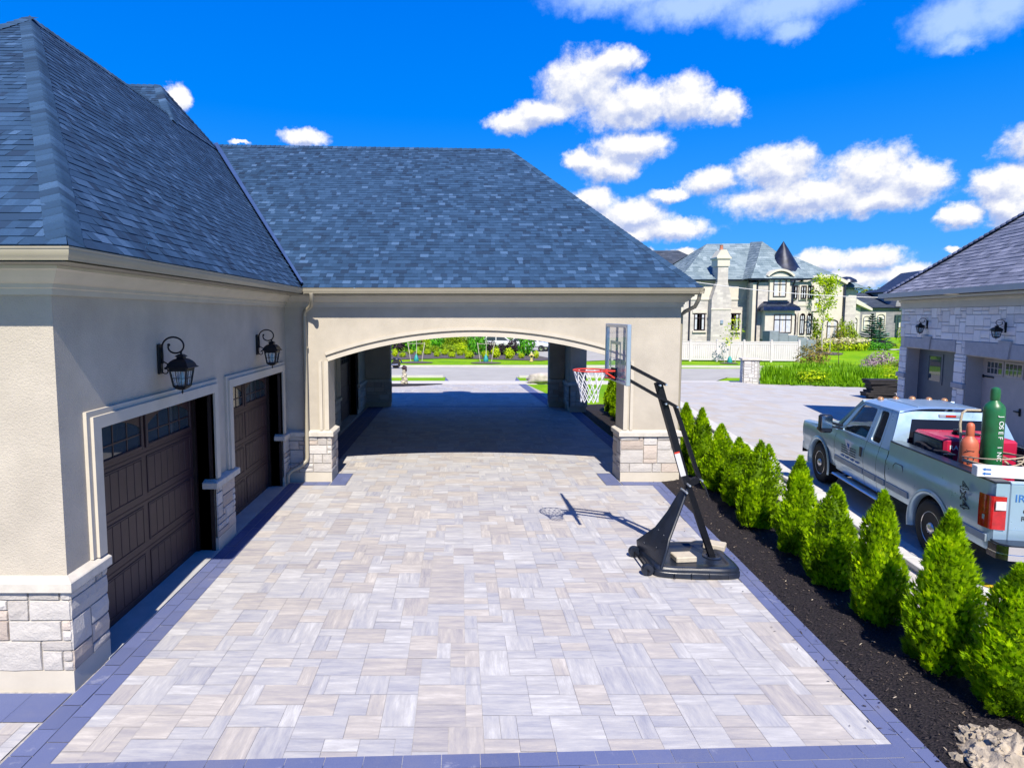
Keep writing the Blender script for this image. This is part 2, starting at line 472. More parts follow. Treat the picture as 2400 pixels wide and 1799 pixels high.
def chip_mat():
    m, t, bs = newmat('mulch_chips')
    r, g, b = tint_attr(t)
    c = t.ramp(r, [(0,(.006,.005,.008)),(.6,(.022,.017,.02)),(.9,(.06,.045,.04)),(.97,(.20,.15,.10)),(1,(.42,.36,.28))])
    setb(t, bs, col=c, rough=.75, spec=.35)
    return m
MT['chip'] = chip_mat()
def car_paint():
    m, t, bs = newmat('silver_truck_paint')
    co = t.n('ShaderNodeTexCoord', None, 3)
    nz = t.noise(co, 3.5, 6, .7); fl = t.noise(co, 400, 1)
    c = t.mix(t.remap(nz, .35, .7, 0, .4), (.35,.50,.64), (.31,.40,.46))
    setb(t, bs, col=c, metal=.55, rough=t.remap(nz, .3, .7, .26, .42), coat=.5, nrm=bump(t, fl, .02, .002))
    bs.inputs['Coat Roughness'].default_value = .08
    return m
MT['paint'] = car_paint()
MT['moulding'] = pm('grey_moulding', (.30,.37,.42), .4, .1, 6)
MT['stone_pale'] = stone_mat('pale_pillar_stone', [(0,(.56,.55,.54)),(1,(.78,.77,.76))], (1,.97,.94))
MT['pot_red'] = pm('terracotta', (.5,.2,.13), .8, .1, 9)
MT['dark_copper_gloss'] = pm('blue_metal_roof', (.03,.05,.11), .22, .2, 3, metal=.7)
MT['block_blue'] = pm('blue_grey_block', (.24,.29,.33), .85, .1, 3, .2, 40)
MT['bike_blue'] = pm('dark_blue_enamel', (.015,.03,.10), .2, .1, 5, coat=.6)
MT['leaf_purple_solid'] = pm('dark_purple_cloth', (.05,.022,.035), .8, .3, 9, .4, 30)
MT['cab_glass'] = clear_mat('clear_cab_glass', (.02,.035,.04), .45, .02)
MT['rim_alloy'] = pm('machined_rim', (.80,.77,.75), .28, .1, 9, metal=.8)
MT['stone_lintel'] = pm('lintel_stone', (.52,.50,.52), .9, .08, 6, .3, 50)
MT['white_car'] = pm('white_car_paint', (.75,.77,.80), .25, .03, 3, coat=.6)
# ------------------------------------------------------------ sun, sky, camera
SUNL = V((-.036, .88, -1.0)).normalized()                     # direction the light travels
sun = bpy.data.lights.new('sun', 'SUN'); sun.energy = 5.0; sun.angle = rad(.5); sun.color = (1.0, .925, .80)
so = bpy.data.objects.new('sun', sun); COL.objects.link(so)
so.rotation_euler = SUNL.to_track_quat('-Z', 'Y').to_euler(); so.location = (5, -20, 30)
cam = bpy.data.cameras.new('camera'); cam.sensor_width = 36; cam.lens = 21.0
cam.shift_x = .0508; cam.shift_y = -.01704; cam.clip_start = .05; cam.clip_end = 3000
co = bpy.data.objects.new('camera', cam); COL.objects.link(co)
co.location = (0, 0, 3.58); co.rotation_euler = (rad(90-4.8), 0, 0)
SC.camera = co
SC.view_settings.view_transform = 'Standard'; SC.view_settings.look = 'None'
SC.cycles.diffuse_bounces = 2; SC.cycles.max_bounces = 8; SC.view_settings.gamma = 1; SC.view_settings.exposure = 0.75

# clouds: (azimuth, elevation, half width, half height) of puffs, as directions in the sky
PUFFS = [(.0843,.3022,.0403,.0172),(.195,.3498,.0616,.0432),(.2483,.3758,.0376,.0162),(.2725,.3135,.0809,.0305),(.3495,.3163,.0371,.0346),
(.4025,.3003,.0306,.0214),(.1364,.3148,.0515,.0193),(.2701,.2575,.056,.0214),(.2401,.2302,.0459,.022),(.197,.2435,.0293,.0165),
(.2139,.1789,.0351,.0247),(.2726,.1536,.0565,.0273),(.3406,.1335,.0522,.0169),(.2731,.1305,.0603,.0154),(.3318,.1843,.0291,.0103),
(.3887,.2002,.0381,.0206),(.4791,.211,.0533,.0287),(.5915,.1897,.0518,.0345),(.6437,.1752,.0332,.0265),(.5187,.1679,.1047,.0254),
(.5931,.1555,.0675,.0196),(.7275,.1579,.029,.0221),(.6892,.1265,.0194,.0148),(.7336,.1307,.0266,.0222),
(.2987,.0988,.0158,.0108),(.3564,.093,.0288,.0107),(.538,.0783,.033,.0158),(.5968,.0788,.0414,.0152),(.6367,.0536,.0289,.0158),
(.5632,.0529,.0628,.0156),(.6866,.0847,.011,.0051),(-.4279,.3062,.017,.0186),(-.248,.2735,.0361,.0122),(-.3447,.2579,.013,.0035),
(.78,.20,.05,.03),(-.75,.25,.08,.03),(-1.0,.4,.1,.05),(1.1,.22,.12,.05)]
VEIL = [(.2501,.4608,.0987,.0223),(.3598,.4355,.0947,.0222),(.4769,.4163,.0817,.0257),(.4906,.3855,.0277,.0147),(.6743,.3558,.0471,.0294),
(.7161,.3577,.0332,.0283),(.678,.3303,.0193,.0124),(.40,.56,.25,.08)]
def build_world():
    w = bpy.data.worlds.new('World'); SC.world = w; w.use_nodes = True
    t = NT(w.node_tree); bg = w.node_tree.nodes['Background']
    sky = t.n('ShaderNodeTexSky', None, None, sky_type='NISHITA')
    sky.sun_disc = False; sky.sun_elevation = rad(48.6); sky.sun_rotation = rad(177.7)
    sky.altitude = 200; sky.air_density = 1.0; sky.dust_density = .3; sky.ozone_density = 4.0
    hs = t.n('ShaderNodeHueSaturation', {'Hue': .50, 'Saturation': 1.5, 'Value': 1.0, 'Color': sky.outputs[0]})
    # ---- cloud density as a function of direction
    g = bpy.data.node_groups.new('cloud_density', 'ShaderNodeTree')
    g.interface.new_socket('Vec', in_out='INPUT', socket_type='NodeSocketVector')
    g.interface.new_socket('Cumulus', in_out='OUTPUT', socket_type='NodeSocketFloat')
    g.interface.new_socket('Veil', in_out='OUTPUT', socket_type='NodeSocketFloat')
    q = NT(g); gi = g.nodes.new('NodeGroupInput'); go = g.nodes.new('NodeGroupOutput')
    p = gi.outputs[0]
    w1 = q.vm('SUBTRACT', q.n('ShaderNodeTexNoise', {'Vector': p, 'Scale': 22.0, 'Detail': 5.0, 'Roughness': .6}, 1), (.5,.5,.5))
    w2 = q.vm('SUBTRACT', q.n('ShaderNodeTexNoise', {'Vector': p, 'Scale': 75.0, 'Detail': 4.0, 'Roughness': .65}, 1), (.5,.5,.5))
    wp = q.vm('ADD', p, q.vm('ADD', q.vm('MULTIPLY', w1, (.036,.028,0)), q.vm('MULTIPLY', w2, (.016,.014,0))))
    def field(lst):
        d = None
        for (a, e, ra, re) in lst:
            l = q.vm('LENGTH', q.vm('MULTIPLY', q.vm('SUBTRACT', wp, (a, e, 0)), (1/ra/1.14, 1/re/1.14, 0)), out=1)
            d = l if d is None else q.math('SMOOTH_MIN', d, l, .25)
        return d
    er = q.math('MULTIPLY', q.math('SUBTRACT', q.noise(p, 34.0, 8, .68), .5), .95)
    g.links.new(q.math('ADD', q.math('SUBTRACT', 1.0, field(PUFFS)), er), go.inputs[0])
    g.links.new(q.math('ADD', q.math('SUBTRACT', 1.0, field(VEIL)), er), go.inputs[1])
    co_ = t.n('ShaderNodeTexCoord', None, 0)
    nv = t.vm('NORMALIZE', co_)
    sp = t.n('ShaderNodeSeparateXYZ', {0: nv}, None)
    az = t.math('ARCTAN2', sp.outputs[0], sp.outputs[1]); el = t.math('ARCSINE', sp.outputs[2])
    deep = t.ramp(t.math('DIVIDE', el, 1.5708, clamp=True), [(0,(.12,.44,.92)),(.06,(.05,.38,1.0)),(.2,(.0,.235,1.0)),(.4,(.0,.145,.88)),(1,(.0,.10,.58))])
    hs = t.mix(.88, hs, t.vm('MULTIPLY', deep, (8.2,8.2,8.2)))
    pv = t.n('ShaderNodeCombineXYZ', {0: az, 1: el, 2: 0.0})
    def dens(vec):
        nd = w.node_tree.nodes.new('ShaderNodeGroup'); nd.node_tree = g; t.l.new(vec, nd.inputs[0]); return nd.outputs
    d0 = dens(pv); d1 = dens(t.vm('ADD', pv, (.003, .013, 0)))
    alpha = t.n('ShaderNodeMapRange', {0: d0[0], 1: -.16, 2: .42, 3: 0.0, 4: 1.0}, interpolation_type='SMOOTHSTEP')
    n3 = t.noise(pv, 40, 5, .6)
    lit = t.math('SUBTRACT', d0[0], d1[0])
    lit = t.math('ADD', t.math('MULTIPLY', lit, 1.25), t.math('MULTIPLY', t.math('SUBTRACT', n3, .5), 1.5))
    lit = t.remap(lit, -.50, .40, 0.0, 1.0)
    ccol = t.mix(lit, (3.7,4.4,6.7), (8.3,8.25,8.2))
    skyc = t.mix(alpha, hs, ccol)
    va = t.n('ShaderNodeMapRange', {0: d0[1], 1: -.25, 2: .75, 3: 0.0, 4: .62}, interpolation_type='SMOOTHSTEP')
    skyc = t.mix(va, skyc, (5.6,7.2,10.5))
    t.l.new(skyc, bg.inputs[0]); bg.inputs[1].default_value = .076
    w.cycles.sampling_method = 'MANUAL'; w.cycles.sample_map_resolution = 1024
build_world()

# ------------------------------------------------------------ ground
m = MB(); grid_fn(m, lambda a, b: (-150+400*a, -20+420*b, -.035), 8, 8)
struct('ground', m, MT['lawn'])
def sheet(name, pts, z, mat, kind='structure', edge=0):
    m = MB(); n = len(pts)
    vs = [(p[0], p[1], z) for p in pts]; fs = [tuple(range(n))]
    if edge:
        vs += [(p[0], p[1], z-edge) for p in pts]
        fs += [(i, n+i, n+(i+1) % n, (i+1) % n) for i in range(n)]
    m.add(vs, fs)
    return struct(name, m, mat, None, kind)
def rise(x, y):
    s_ = lambda a, b, v: (lambda t: t*t*(3-2*t))(max(0, min(1, (v-a)/(b-a))))
    return .52*s_(45, 54, y)*s_(24, 31, x)
m = MB(); grid_fn(m, lambda a, b: (23+55*a, 42.5+58*b, -.03+rise(23+55*a, 42.5+58*b)), 40, 40); struct('far_lawn', m, MT['lawn'], 80)
# sand under the pavers
sheet('paver_bed', [(-9,2.5),(3.7,2.5),(4.38,12.6),(4.62,23.4),(3.5,31.6),(-9,31.6)], -.012, MT['joint'])

def pack(nx, ny, sizes, rr):
    occ = [[False]*nx for _ in range(ny)]; out = []
    for j in range(ny):
        for i in range(nx):
            if occ[j][i]: continue
            opts = sizes[:]; rr.shuffle(opts)
            opts.append((1,1))
            for (a, b) in opts:
                if i+a <= nx and j+b <= ny and all(not occ[jj][ii] for jj in range(j, j+b) for ii in range(i, i+a)):
                    for jj in range(j, j+b):
                        for ii in range(i, i+a): occ[jj][ii] = True
                    out.append((i, j, a, b)); break
    return out
def pav(m, x0, x1, y0, y1, z, tint, gp=.002):
    zj = z + R.uniform(-.0012, .0012)
    m.add([(x0+gp,y0+gp,zj),(x1-gp,y0+gp,zj),(x1-gp,y1-gp,zj),(x0+gp,y1-gp,zj)], [(0,1,2,3)], tint)
def lin(p, y): return p[0][0] + (p[1][0]-p[0][0])*(y-p[0][1])/(p[1][1]-p[0][1])
def field(m, xl, xr, y0, y1, unit=.15, z=0.0, x0=-9.0):
    xs0 = min(xl(y0), xl(y1)); xs1 = max(xr(y0), xr(y1))
    nx = int((xs1-xs0)/unit)+2; ny = int(round((y1-y0)/unit))
    u = (y1-y0)/ny
    for (i, j, a, b) in pack(nx, ny, [(2,2),(2,2),(2,2),(3,2),(3,2),(2,1),(2,1),(2,1),(1,2),(2,1),(3,2),(2,3)], R):
        ya = y0+j*u; yb = ya+b*u; xa = xs0+i*unit; xb = xa+a*unit; yc = (ya+yb)/2
        L = xl(yc); Rr = xr(yc)
        if xb < L+.03 or xa > Rr-.03: continue
        o = 1.0 if (b > a and R.random() < .8) or (a == b and R.random() < .15) else 0.0
        t = (min(1, max(0, R.gauss(.52, .26))), R.random(), o)
        # clipped to the slanting edges
        l0 = max(xa, xl(ya)); l1 = max(xa, xl(yb)); r0 = min(xb, xr(ya)); r1 = min(xb, xr(yb))
        g = .0013; zj = z + R.uniform(-.001, .001)
        m.add([(l0+g,ya+g,zj),(r0-g,ya+g,zj),(r1-g,yb-g,zj),(l1+g,yb-g,zj)], [(0,1,2,3)], t)
LW = ((-3.295,4.5),(-3.375,10.7)); RW = ((3.615,4.5),(4.09,12.4))
m = MB()
fl = lambda y: lin(LW, y); fr = lambda y: lin(RW, y)
field(m, fl, fr, 4.50, 12.45)
field(m, lambda y: -2.42, lambda y: 3.10, 12.452, 13.42)
field(m, lambda y: -3.02, lambda y: 4.12, 13.422, 23.5)
field(m, lambda y: -8.5, lambda y: 3.5-(y-23.6)*.054, 23.66, 31.5)
field(m, lambda y: -8.5, lambda y: -3.72, 2.6, 5.0)
struct('driveway', m, MT['paver'])
# dark border courses
m = MB()
def border(xa, xb, y0, y1, ln=.32, rows=2, slant=None):
    n = max(1, int(round((y1-y0)/ln)))
    for r in range(rows):
        ph = 0 if r % 2 == 0 else .5
        for k in range(-1, n+1):
            ya = max(y0, y0+(k+ph)*(y1-y0)/n); yb = min(y1, y0+(k+1+ph)*(y1-y0)/n)
            if yb-ya < .02: continue
            a0 = xa(ya); a1 = xa(yb); b0 = xb(ya); b1 = xb(yb)
            f0 = r/rows; f1 = (r+1)/rows; g = .003; t = (R.random(), R.random()*.5, 1.0)
            z = R.uniform(-.001, .001)
            m.add([(a0+(b0-a0)*f0+g, ya+g, z), (a0+(b0-a0)*f1-g, ya+g, z), (a1+(b1-a1)*f1-g, yb-g, z), (a1+(b1-a1)*f0+g, yb-g, z)], [(0,1,2,3)], t)
border(lambda y: -3.675 if y > 5.35 else -3.69, fl, 3.0, 12.6)
border(fr, lambda y: fr(y)+.27, 4.22, 12.45)
border(lambda y: -3.62, lambda y: -3.03, 13.42, 23.5, .32, 3)
border(lambda y: 4.13, lambda y: 4.13+.40, 13.42, 22.9)
border(lambda y: 3.52-(y-23.6)*.054, lambda y: 3.94-(y-23.6)*.054, 23.66, 31.5)
def hborder(x0, x1, y0, y1, ln=.32, rows=1):
    n = max(1, int(round((x1-x0)/ln)))
    for r in range(rows):
        for k in range(n+(r % 2)):
            sh = -.5 if r % 2 else 0
            a = max(x0, x0+(k+sh)*(x1-x0)/n); b = min(x1, x0+(k+1+sh)*(x1-x0)/n)
            pav(m, a, b, y0+(y1-y0)*r/rows, y0+(y1-y0)*(r+1)/rows, 0, (R.random(), R.random()*.5, 0.0))
for r in range(2):
    for k in range(-1, 23):
        a = max(-3.30, -3.30+(k+.5*r)*.315); b = min(3.63, a+.315 if a > -3.30 else -3.30+(k+1+.5*r)*.315)
        if b-a < .04: continue
        t_ = (R.random(), R.random()*.5, 0.0); ya = lambda x: 4.515+.032*(x+3.30)-.155*r
        m.add([(a+.002, ya(a)-.153, .004), (b-.002, ya(b)-.153, .004), (b-.002, ya(b)-.002, .004), (a+.002, ya(a)-.002, .004)], [(0,1,2,3)], t_)
hborder(-8.5, -3.70, 5.01, 5.42, .36, 1)
hborder(-3.37, -2.80, 12.46, 12.73); hborder(-2.78, -2.44, 12.46, 13.40, .34, 3)
hborder(3.12, 3.46, 12.46, 13.40, .34, 3); hborder(3.48, 4.37, 12.46, 12.73)
hborder(-3.0, 4.1, 23.505, 23.655, .32)
hborder(-.85, -.6, 33.0, 35.0, .3, 6); hborder(3.05, 3.35, 33.0, 35.0, .3, 6)
struct('driveway_border', m, MT['paver_dark'])
m = MB(); field(m, lambda y: -9.0, lambda y: 3.6, -14.0, 2.58, .32); field(m, fl, fr, 2.6, 4.2, .16); struct('unseen_paving', m, MT['paver'])  # unseen paving, added so the lawn there bounces no green light
# concrete aprons in front of the garage doors
m = MB()
for (a, b) in ((6.0,8.95),(9.55,12.4),(14.15,17.45),(18.25,21.65)):
    m.box(-4.2, -3.68, a, b, -.2, .012)
struct('garage_apron', m, MT['concrete'])
# left terrace under everything is lawn; mulch strip right of the drive
def ribbon(name, fa, fb, y0, y1, n, mat, zf=None, kind='structure', nu=10):
    m = MB()
    def fn(a, b):
        y = y0+(y1-y0)*b; x = fa(y)+(fb(y)-fa(y))*a
        return (x, y, (zf(x, y, a) if zf else 0))
    grid_fn(m, fn, nu, n)
    return struct(name, m, mat, 60, kind)
wallx = lambda y: 6.47+.142*(y-9.15)                          # left face of the low kerb wall
ribbon('mulch_bed', lambda y: fr(min(y, 12.9))+.275 if y < 12.9 else 4.56, lambda y: wallx(y)-.55, 2.0, 24.0, 160, MT['mulch'],
       lambda x, y, a: .03*math.sin(min(1, a*5)*math.pi/2)+.05*mnoise.noise(V((x*2.3, y*2.3, 1)))*min(1, a*4)+.02*mnoise.noise(V((x*9, y*9, 1)))*min(1, a*6)-.005, nu=24)
ribbon('grit_strip', lambda y: wallx(y)-.60, lambda y: wallx(y)+.05, 2.0, 24.0, 60, MT['grit'],
       lambda x, y, a: .035+.03*mnoise.noise(V((x*3, y*3, 4))))
m = MB()
for k in range(5200):
    y = 2.6+R.random()**1.5*10.2
    a = R.random(); x = fr(min(y, 12.9))+.285+a*(wallx(y)-.6-fr(min(y,12.9))-.3)
    z = .03+.05*mnoise.noise(V((x*2.3, y*2.3, 1)))*min(1, a*4)
    if a < .15: z = .012+z*.5
    l = R.uniform(.010,.045); w = R.uniform(.004,.011); th = R.random()*6.28; e = R.uniform(-.5,.6)
    d = V((math.cos(th), math.sin(th), e)).normalized(); s = V((-math.sin(th), math.cos(th), R.uniform(-.5,.5)))
    c = V((x, y, z+.012)); tn = (R.random(), 0, 0)
    if k > 5060:                                              # a few chips spilt on the border stones
        c.x = fr(min(c.y, 12.4))+.27-R.random()**2*.5; c.z = .012
    m.add([c-d*l/2-s*w/2, c+d*l/2-s*w/2, c+d*l/2+s*w/2, c-d*l/2+s*w/2, c+V((0,0,.006))], [(0,1,4),(1,2,4),(2,3,4),(3,0,4)], tn)
struct('mulch_chips', m, MT['chip'], None, 'stuff')
# neighbour's lot: big pavers
m = MB()
lx = lambda y: wallx(y)+.40
def lotright(y): return 40 if y < 28 else (23.5 - (y-28)*3.1 if y < 30.6 else 15.3-(y-30.6)*.5)
field(m, lx, lambda y: min(19.0, 30), 2.0, 22.0, .20, .10)
field(m, lx, lambda y: lotright(y) if lotright(y) < 24 else 24, 22.0, 31.6, .26, .10)
struct('neighbour_driveway', m, MT['paver_far'])
sheet('neighbour_paver_bed', [(lx(2),2.0),(25,2.0),(25,27.9),(20.8,28.7),(15.2,30.9),(14.9,31.65),(lx(31.6),31.65)], .085, MT['joint'], edge=.15)
# street side
sheet('sidewalk', [(-60,31.62),(70,31.62),(70,32.95),(-60,32.95)], .012, MT['walk'], edge=.1)
sheet('road', [(-80,35.4),(-20,35.45),(5,35.3),(30,34.6),(90,31.5),(90,37.2),(30,40.6),(15,41.0),(0,42.2),(-20,42.3),(-80,42.2)], .004, MT['asphalt'], edge=.1)
m = MB()
m.box(-80, 14, 42.25, 42.42, -.1, .12); m.add([(14,42.25,.12),(14,42.42,.12),(45,39.9,.12),(45,39.72,.12),(14,42.25,-.1),(45,39.72,-.1)], [(0,3,2,1),(0,4,5,3)])
m.box(-80, -1.0, 35.2, 35.36, -.1, .10); m.box(3.5, 10.6, 35.12, 35.26, -.1, .10)
struct('road_kerb', m, MT['walk'])
sheet('driveway_approach', [(-.6,32.96),(3.05,32.96),(3.35,35.35),(-.9,35.4)], .008, MT['asphalt'])
sheet('neighbour_approach', [(10.9,32.97),(14.2,32.97),(16.0,35.3),(9.8,35.3)], .008, MT['asphalt'])
sheet('garden_path', [(38.5,54.2),(48,55),(48,56.6),(38.5,55.6)], .53, MT['walk'])
sheet('street_bed', [(-14,48.5),(-6,49.2),(-1.4,51.0),(2,50.2),(6.6,48.2),(8.0,50.0),(6.5,57.5),(-14,64)], .01, MT['mulch_brown'])
sheet('crossing_road', [(6.9,52.5),(9.6,47.5),(22,54),(24,90),(7.5,90)], .006, MT['asphalt'])
sheet('statue_bed', [(-8,30.2),(-4,30.15),(-2.2,30.6),(-.95,31.35),(-.9,31.58),(-8,31.6)], .02, MT['mulch'])
for (n_, x, y, rx, ry) in (('tree_ring', -3.4, 46.4, 1.3, .85), ('tree_ring', 2.0, 46.0, 1.2, .8), ('tree_ring', 31.6, 51.5, 1.3, 1.2), ('tree_ring', 20.6, 45.6, .7, .5)):
    mm = MB(); zr = rise(x, y); pts = [(x+rx*math.cos(a*.3927), y+ry*math.sin(a*.3927), .005+rise(x+rx*math.cos(a*.3927), y+ry*math.sin(a*.3927))) for a in range(16)]
    mm.add(pts+[(x, y, .12+zr)], [(i, (i+1) % 16, 16) for i in range(16)]); struct(n_, mm, MT['mulch_brown'])

# ------------------------------------------------------------ stone veneer
def stone_panel(m, o, u, n, w, h, unit=.075, depth=.05, sizes=None, z0=0, rr=None, jit=.35):
    """ashlar veneer: o lower corner, u direction along the wall, n outward; material 0 stones, 1 mortar"""
    o = V(o); u = V(u); n = V(n); up = V((0,0,1)); rr = rr or R
    nx = max(1, int(round(w/unit))); ny = max(1, int(round(h/unit)))
    ux = w/nx; uy = h/ny
    m.mi = 1
    b = n*(depth-.018)
    m.quad(o+b, o+u*w+b, o+u*w+up*h+b, o+up*h+b)
    m.mi = 0
    for (i, j, a, c) in pack(nx, ny, sizes or [(4,2),(5,2),(3,2),(4,2),(3,1),(4,1),(5,3),(4,3),(2,2),(2,1),(2,3)], rr):
        g = .005; ch = .006
        x0, x1, y0, y1 = i*ux+g, (i+a)*ux-g, j*uy+g, (j+c)*uy-g
        t = (rr.random(), rr.random(), 0)
        def P(x, y, d): return o+u*x+up*y+n*d
        dj = lambda: depth+rr.uniform(-.5,.5)*jit*.028
        q = [P(x0,y0,depth-.02), P(x1,y0,depth-.02), P(x1,y1,depth-.02), P(x0,y1,depth-.02)]
        xm = x0+(x1-x0)*rr.uniform(.35,.65); ym = (y0+y1)/2
        f = [P(x0+ch,y0+ch,dj()), P(xm,y0+ch,dj()+.004), P(x1-ch,y0+ch,dj()), P(x1-ch,ym,dj()+.004), P(x1-ch,y1-ch,dj()), P(xm,y1-ch,dj()+.004), P(x0+ch,y1-ch,dj()), P(x0+ch,ym,dj()+.004), P(xm,ym,dj()+.010)]
        m.add(q+f, [(0,1,6,5,4),(1,2,8,7,6),(2,3,10,9,8),(3,0,4,11,10),(4,5,12,11),(5,6,7,12),(7,8,9,12),(9,10,11,12)], t)
# ------------------------------------------------------------ shingled roof faces
def courses(m, eL, eR, tR, tL, course=.128, tabs=(.08,.19), lift=.011, flare=0.0):
    eL, eR, tR, tL = V(eL), V(eR), V(tR), V(tL)
    n = (eR-eL).cross(tL-eR if (tL-eL).length < .01 else tL-eL).normalized()
    if n.z < 0: n = -n
    ed = (eR-eL).normalized()
    sl = ((tL-eL) - ed*((tL-eL).dot(ed))).length
    k = max(2, int(sl/course))
    def fl(t): return V((0,0, -flare*2.4*t*(1-t)**2))
    for i in range(k):
        t0 = i/k; t1 = min(1.0, (i+1.0)/k)
        a0 = eL.lerp(tL, t0)+fl(t0); b0 = eR.lerp(tR, t0)+fl(t0); a1 = eL.lerp(tL, t1)+fl(t1); b1 = eR.lerp(tR, t1)+fl(t1)
        w = (b0-a0).length
        if w < .02: continue
        x = 0.0; off = R.random()*.2
        cuts = [0.0]; x = off
        while x < w:
            if x > cuts[-1]+.03: cuts.append(x)
            x += R.uniform(*tabs)
        cuts.append(w)
        for c0, c1 in zip(cuts[:-1], cuts[1:]):
            f0, f1 = c0/w, c1/w
            p0, p1, p2, p3 = a0.lerp(b0, f0), a0.lerp(b0, f1), a1.lerp(b1, f1), a1.lerp(b1, f0)
            # keep the tab edges running up the slope where the face narrows
            s0 = ed*(c0); s1 = ed*(c1)
            if (a1-a0).length > 0:
                la = (a1-a0).dot(ed); lb = (b1-a0).dot(ed)
                d0 = min(max(c0, la), lb); d1 = min(max(c1, la), lb)
                base = a1-ed*la
                dd = max(lb-la, 1e-5); p3 = a1.lerp(b1, (d0-la)/dd); p2 = a1.lerp(b1, (d1-la)/dd)
            h = lift*(1.0 if R.random() < .55 else .55)
            t = (min(1, max(0, R.gauss(.45, .24))), R.random(), 0)
            m.add([p0+n*h, p1+n*h, p2+n*.002, p3+n*.002, p0-n*.004, p1-n*.004], [(0,1,2,3),(4,5,1,0)], t)
def caps(m, a, b, fl, fr, w=.16, step=.14, lift=.022):
    """hip or ridge cap shingles from a up to b; fl, fr: a point on the roof face at each side"""
    a, b = V(a), V(b); d0 = (b-a).normalized()
    def side(p):
        e = V(p)-a; e = (e-d0*e.dot(d0)).normalized(); n = d0.cross(e)
        return e, (n if n.z > 0 else -n).normalized()
    (el, nl), (er, nr) = side(fl), side(fr); nt = (nl+nr).normalized()
    L = (b-a).length; k = max(2, int(L/step)); d = (b-a)/k
    for i in range(k):
        t = (min(1, max(0, R.gauss(.5, .22))), R.random(), 0); q = []
        for p, h in ((a+d*i, lift), (a+d*min(i+1.25, k), lift*.45)):
            q += [p+el*w+nl*h, p+el*w*.4+nl*h*1.3, p+nt*h*1.6, p+er*w*.4+nr*h*1.3, p+er*w+nr*h]
        z = V((0,0,-.02))
        m.add(q+[q[0]+z, q[4]+z, q[1]+z, q[2]+z, q[3]+z], [(0,1,6,5),(1,2,7,6),(2,3,8,7),(3,4,9,8),(10,12,1,0),(12,13,2,1),(13,14,3,2),(14,11,4,3)], t)
def sweep(m, prof, path, closed=False):
    """profile [(out, z)] swept along a horizontal polyline; out is to the right of travel; mitred"""
    P = [V(p) for p in path]; k = len(P); rings = []
    for i, p in enumerate(P):
        d0 = (P[i]-P[i-1]).normalized() if i > 0 else (P[1]-P[0]).normalized()
        d1 = (P[i+1]-P[i]).normalized() if i < k-1 else d0
        n0 = V((d0.y,-d0.x,0)); n1 = V((d1.y,-d1.x,0))
        nn = (n0+n1); nn = nn/nn.dot(n0) if nn.dot(n0) > 1e-4 else n0
        rings.append([p+nn*o+V((0,0,z)) for (o, z) in prof])
    n = len(prof); vs = [q for r in rings for q in r]; fs = []
    for i in range(k-1):
        for j in range(n):
            fs.append((i*n+j, i*n+(j+1) % n, (i+1)*n+(j+1) % n, (i+1)*n+j))
    fs.append(tuple(range(n))); fs.append(tuple(reversed(range((k-1)*n, k*n))))
    m.add(vs, fs)
# ------------------------------------------------------------ the house
XA, YF, YB, YR0, YR1, XR = -3.74, 5.50, 12.80, 23.5, 23.85, 4.72
house = thing('stucco_house', 'beige stucco house with dark blue hip roofs, brown garage doors and an arched carport', 'house', (-3.74, 5.5, 0), world=True)
TH = .6
m = MB()
m.box(-12, XA, YF, YF+.4, -.1, 4.0)                            # gable end towards the camera
def awall(y0, y1, z0, z1): m.box(XA-.36, XA, y0, y1, z0, z1)
awall(YF+.4, 6.05, -.1, 4.0); awall(8.89, 9.60, -.1, 4.0); awall(12.35, 14.2, -.1, 4.0)
awall(6.05, 8.89, 2.44, 4.0); awall(9.60, 12.35, 2.44, 4.0)
awall(14.2, 17.4, 2.44, 4.0); awall(17.4, 18.3, -.1, 4.0); awall(18.3, 21.6, 2.44, 4.0); awall(21.6, 23.85, -.1, 4.0)
m.box(-12, -11.6, YF+.4, 23.85, -.1, 4.0); m.box(-11.6, XA-.36, 23.5, 23.85, -.1, 4.0)
def arch_pts(xl, xr, spring, rise, n=28, grow=0):
    c = (xl+xr)/2; hw = (xr-xl)/2; Rr = (hw*hw+rise*rise)/(2*rise); zc = spring+rise-Rr
    a0 = math.asin(hw/Rr)
    return [(c+(Rr+grow)*math.sin(-a0+2*a0*i/n), zc+(Rr+grow)*math.cos(-a0+2*a0*i/n)) for i in range(n+1)]
def arch_wall(m, x0, x1, xl, xr, y0, y1, spring, rise, ztop=4.0):
    m.box(x0, xl, y0, y1, -.1, spring); m.box(xr, x1, y0, y1, -.1, spring)
    ar = arch_pts(xl, xr, spring, rise)
    poly = [(x0, spring), (xl, spring)] + ar[1:-1] + [(xr, spring), (x1, spring), (x1, ztop), (x0, ztop)]
    m.prism(poly, 'y', y0, y1)
AX0, AX1 = -2.83, 3.53
arch_wall(m, XA, XR, AX0, AX1, YB, YB+TH, 2.62, .53)
arch_wall(m, XA, XR, -2.74, 3.52, YR0, YR1, 2.62, .53)
m.box(XR-TH, XR, YB+TH, 22.2, 2.75, 4.0); m.box(XR-TH, XR, 22.2, YR0, -.1, 4.0)      # right beam and rear pier
m.build('wall', MT['stucco'], house)
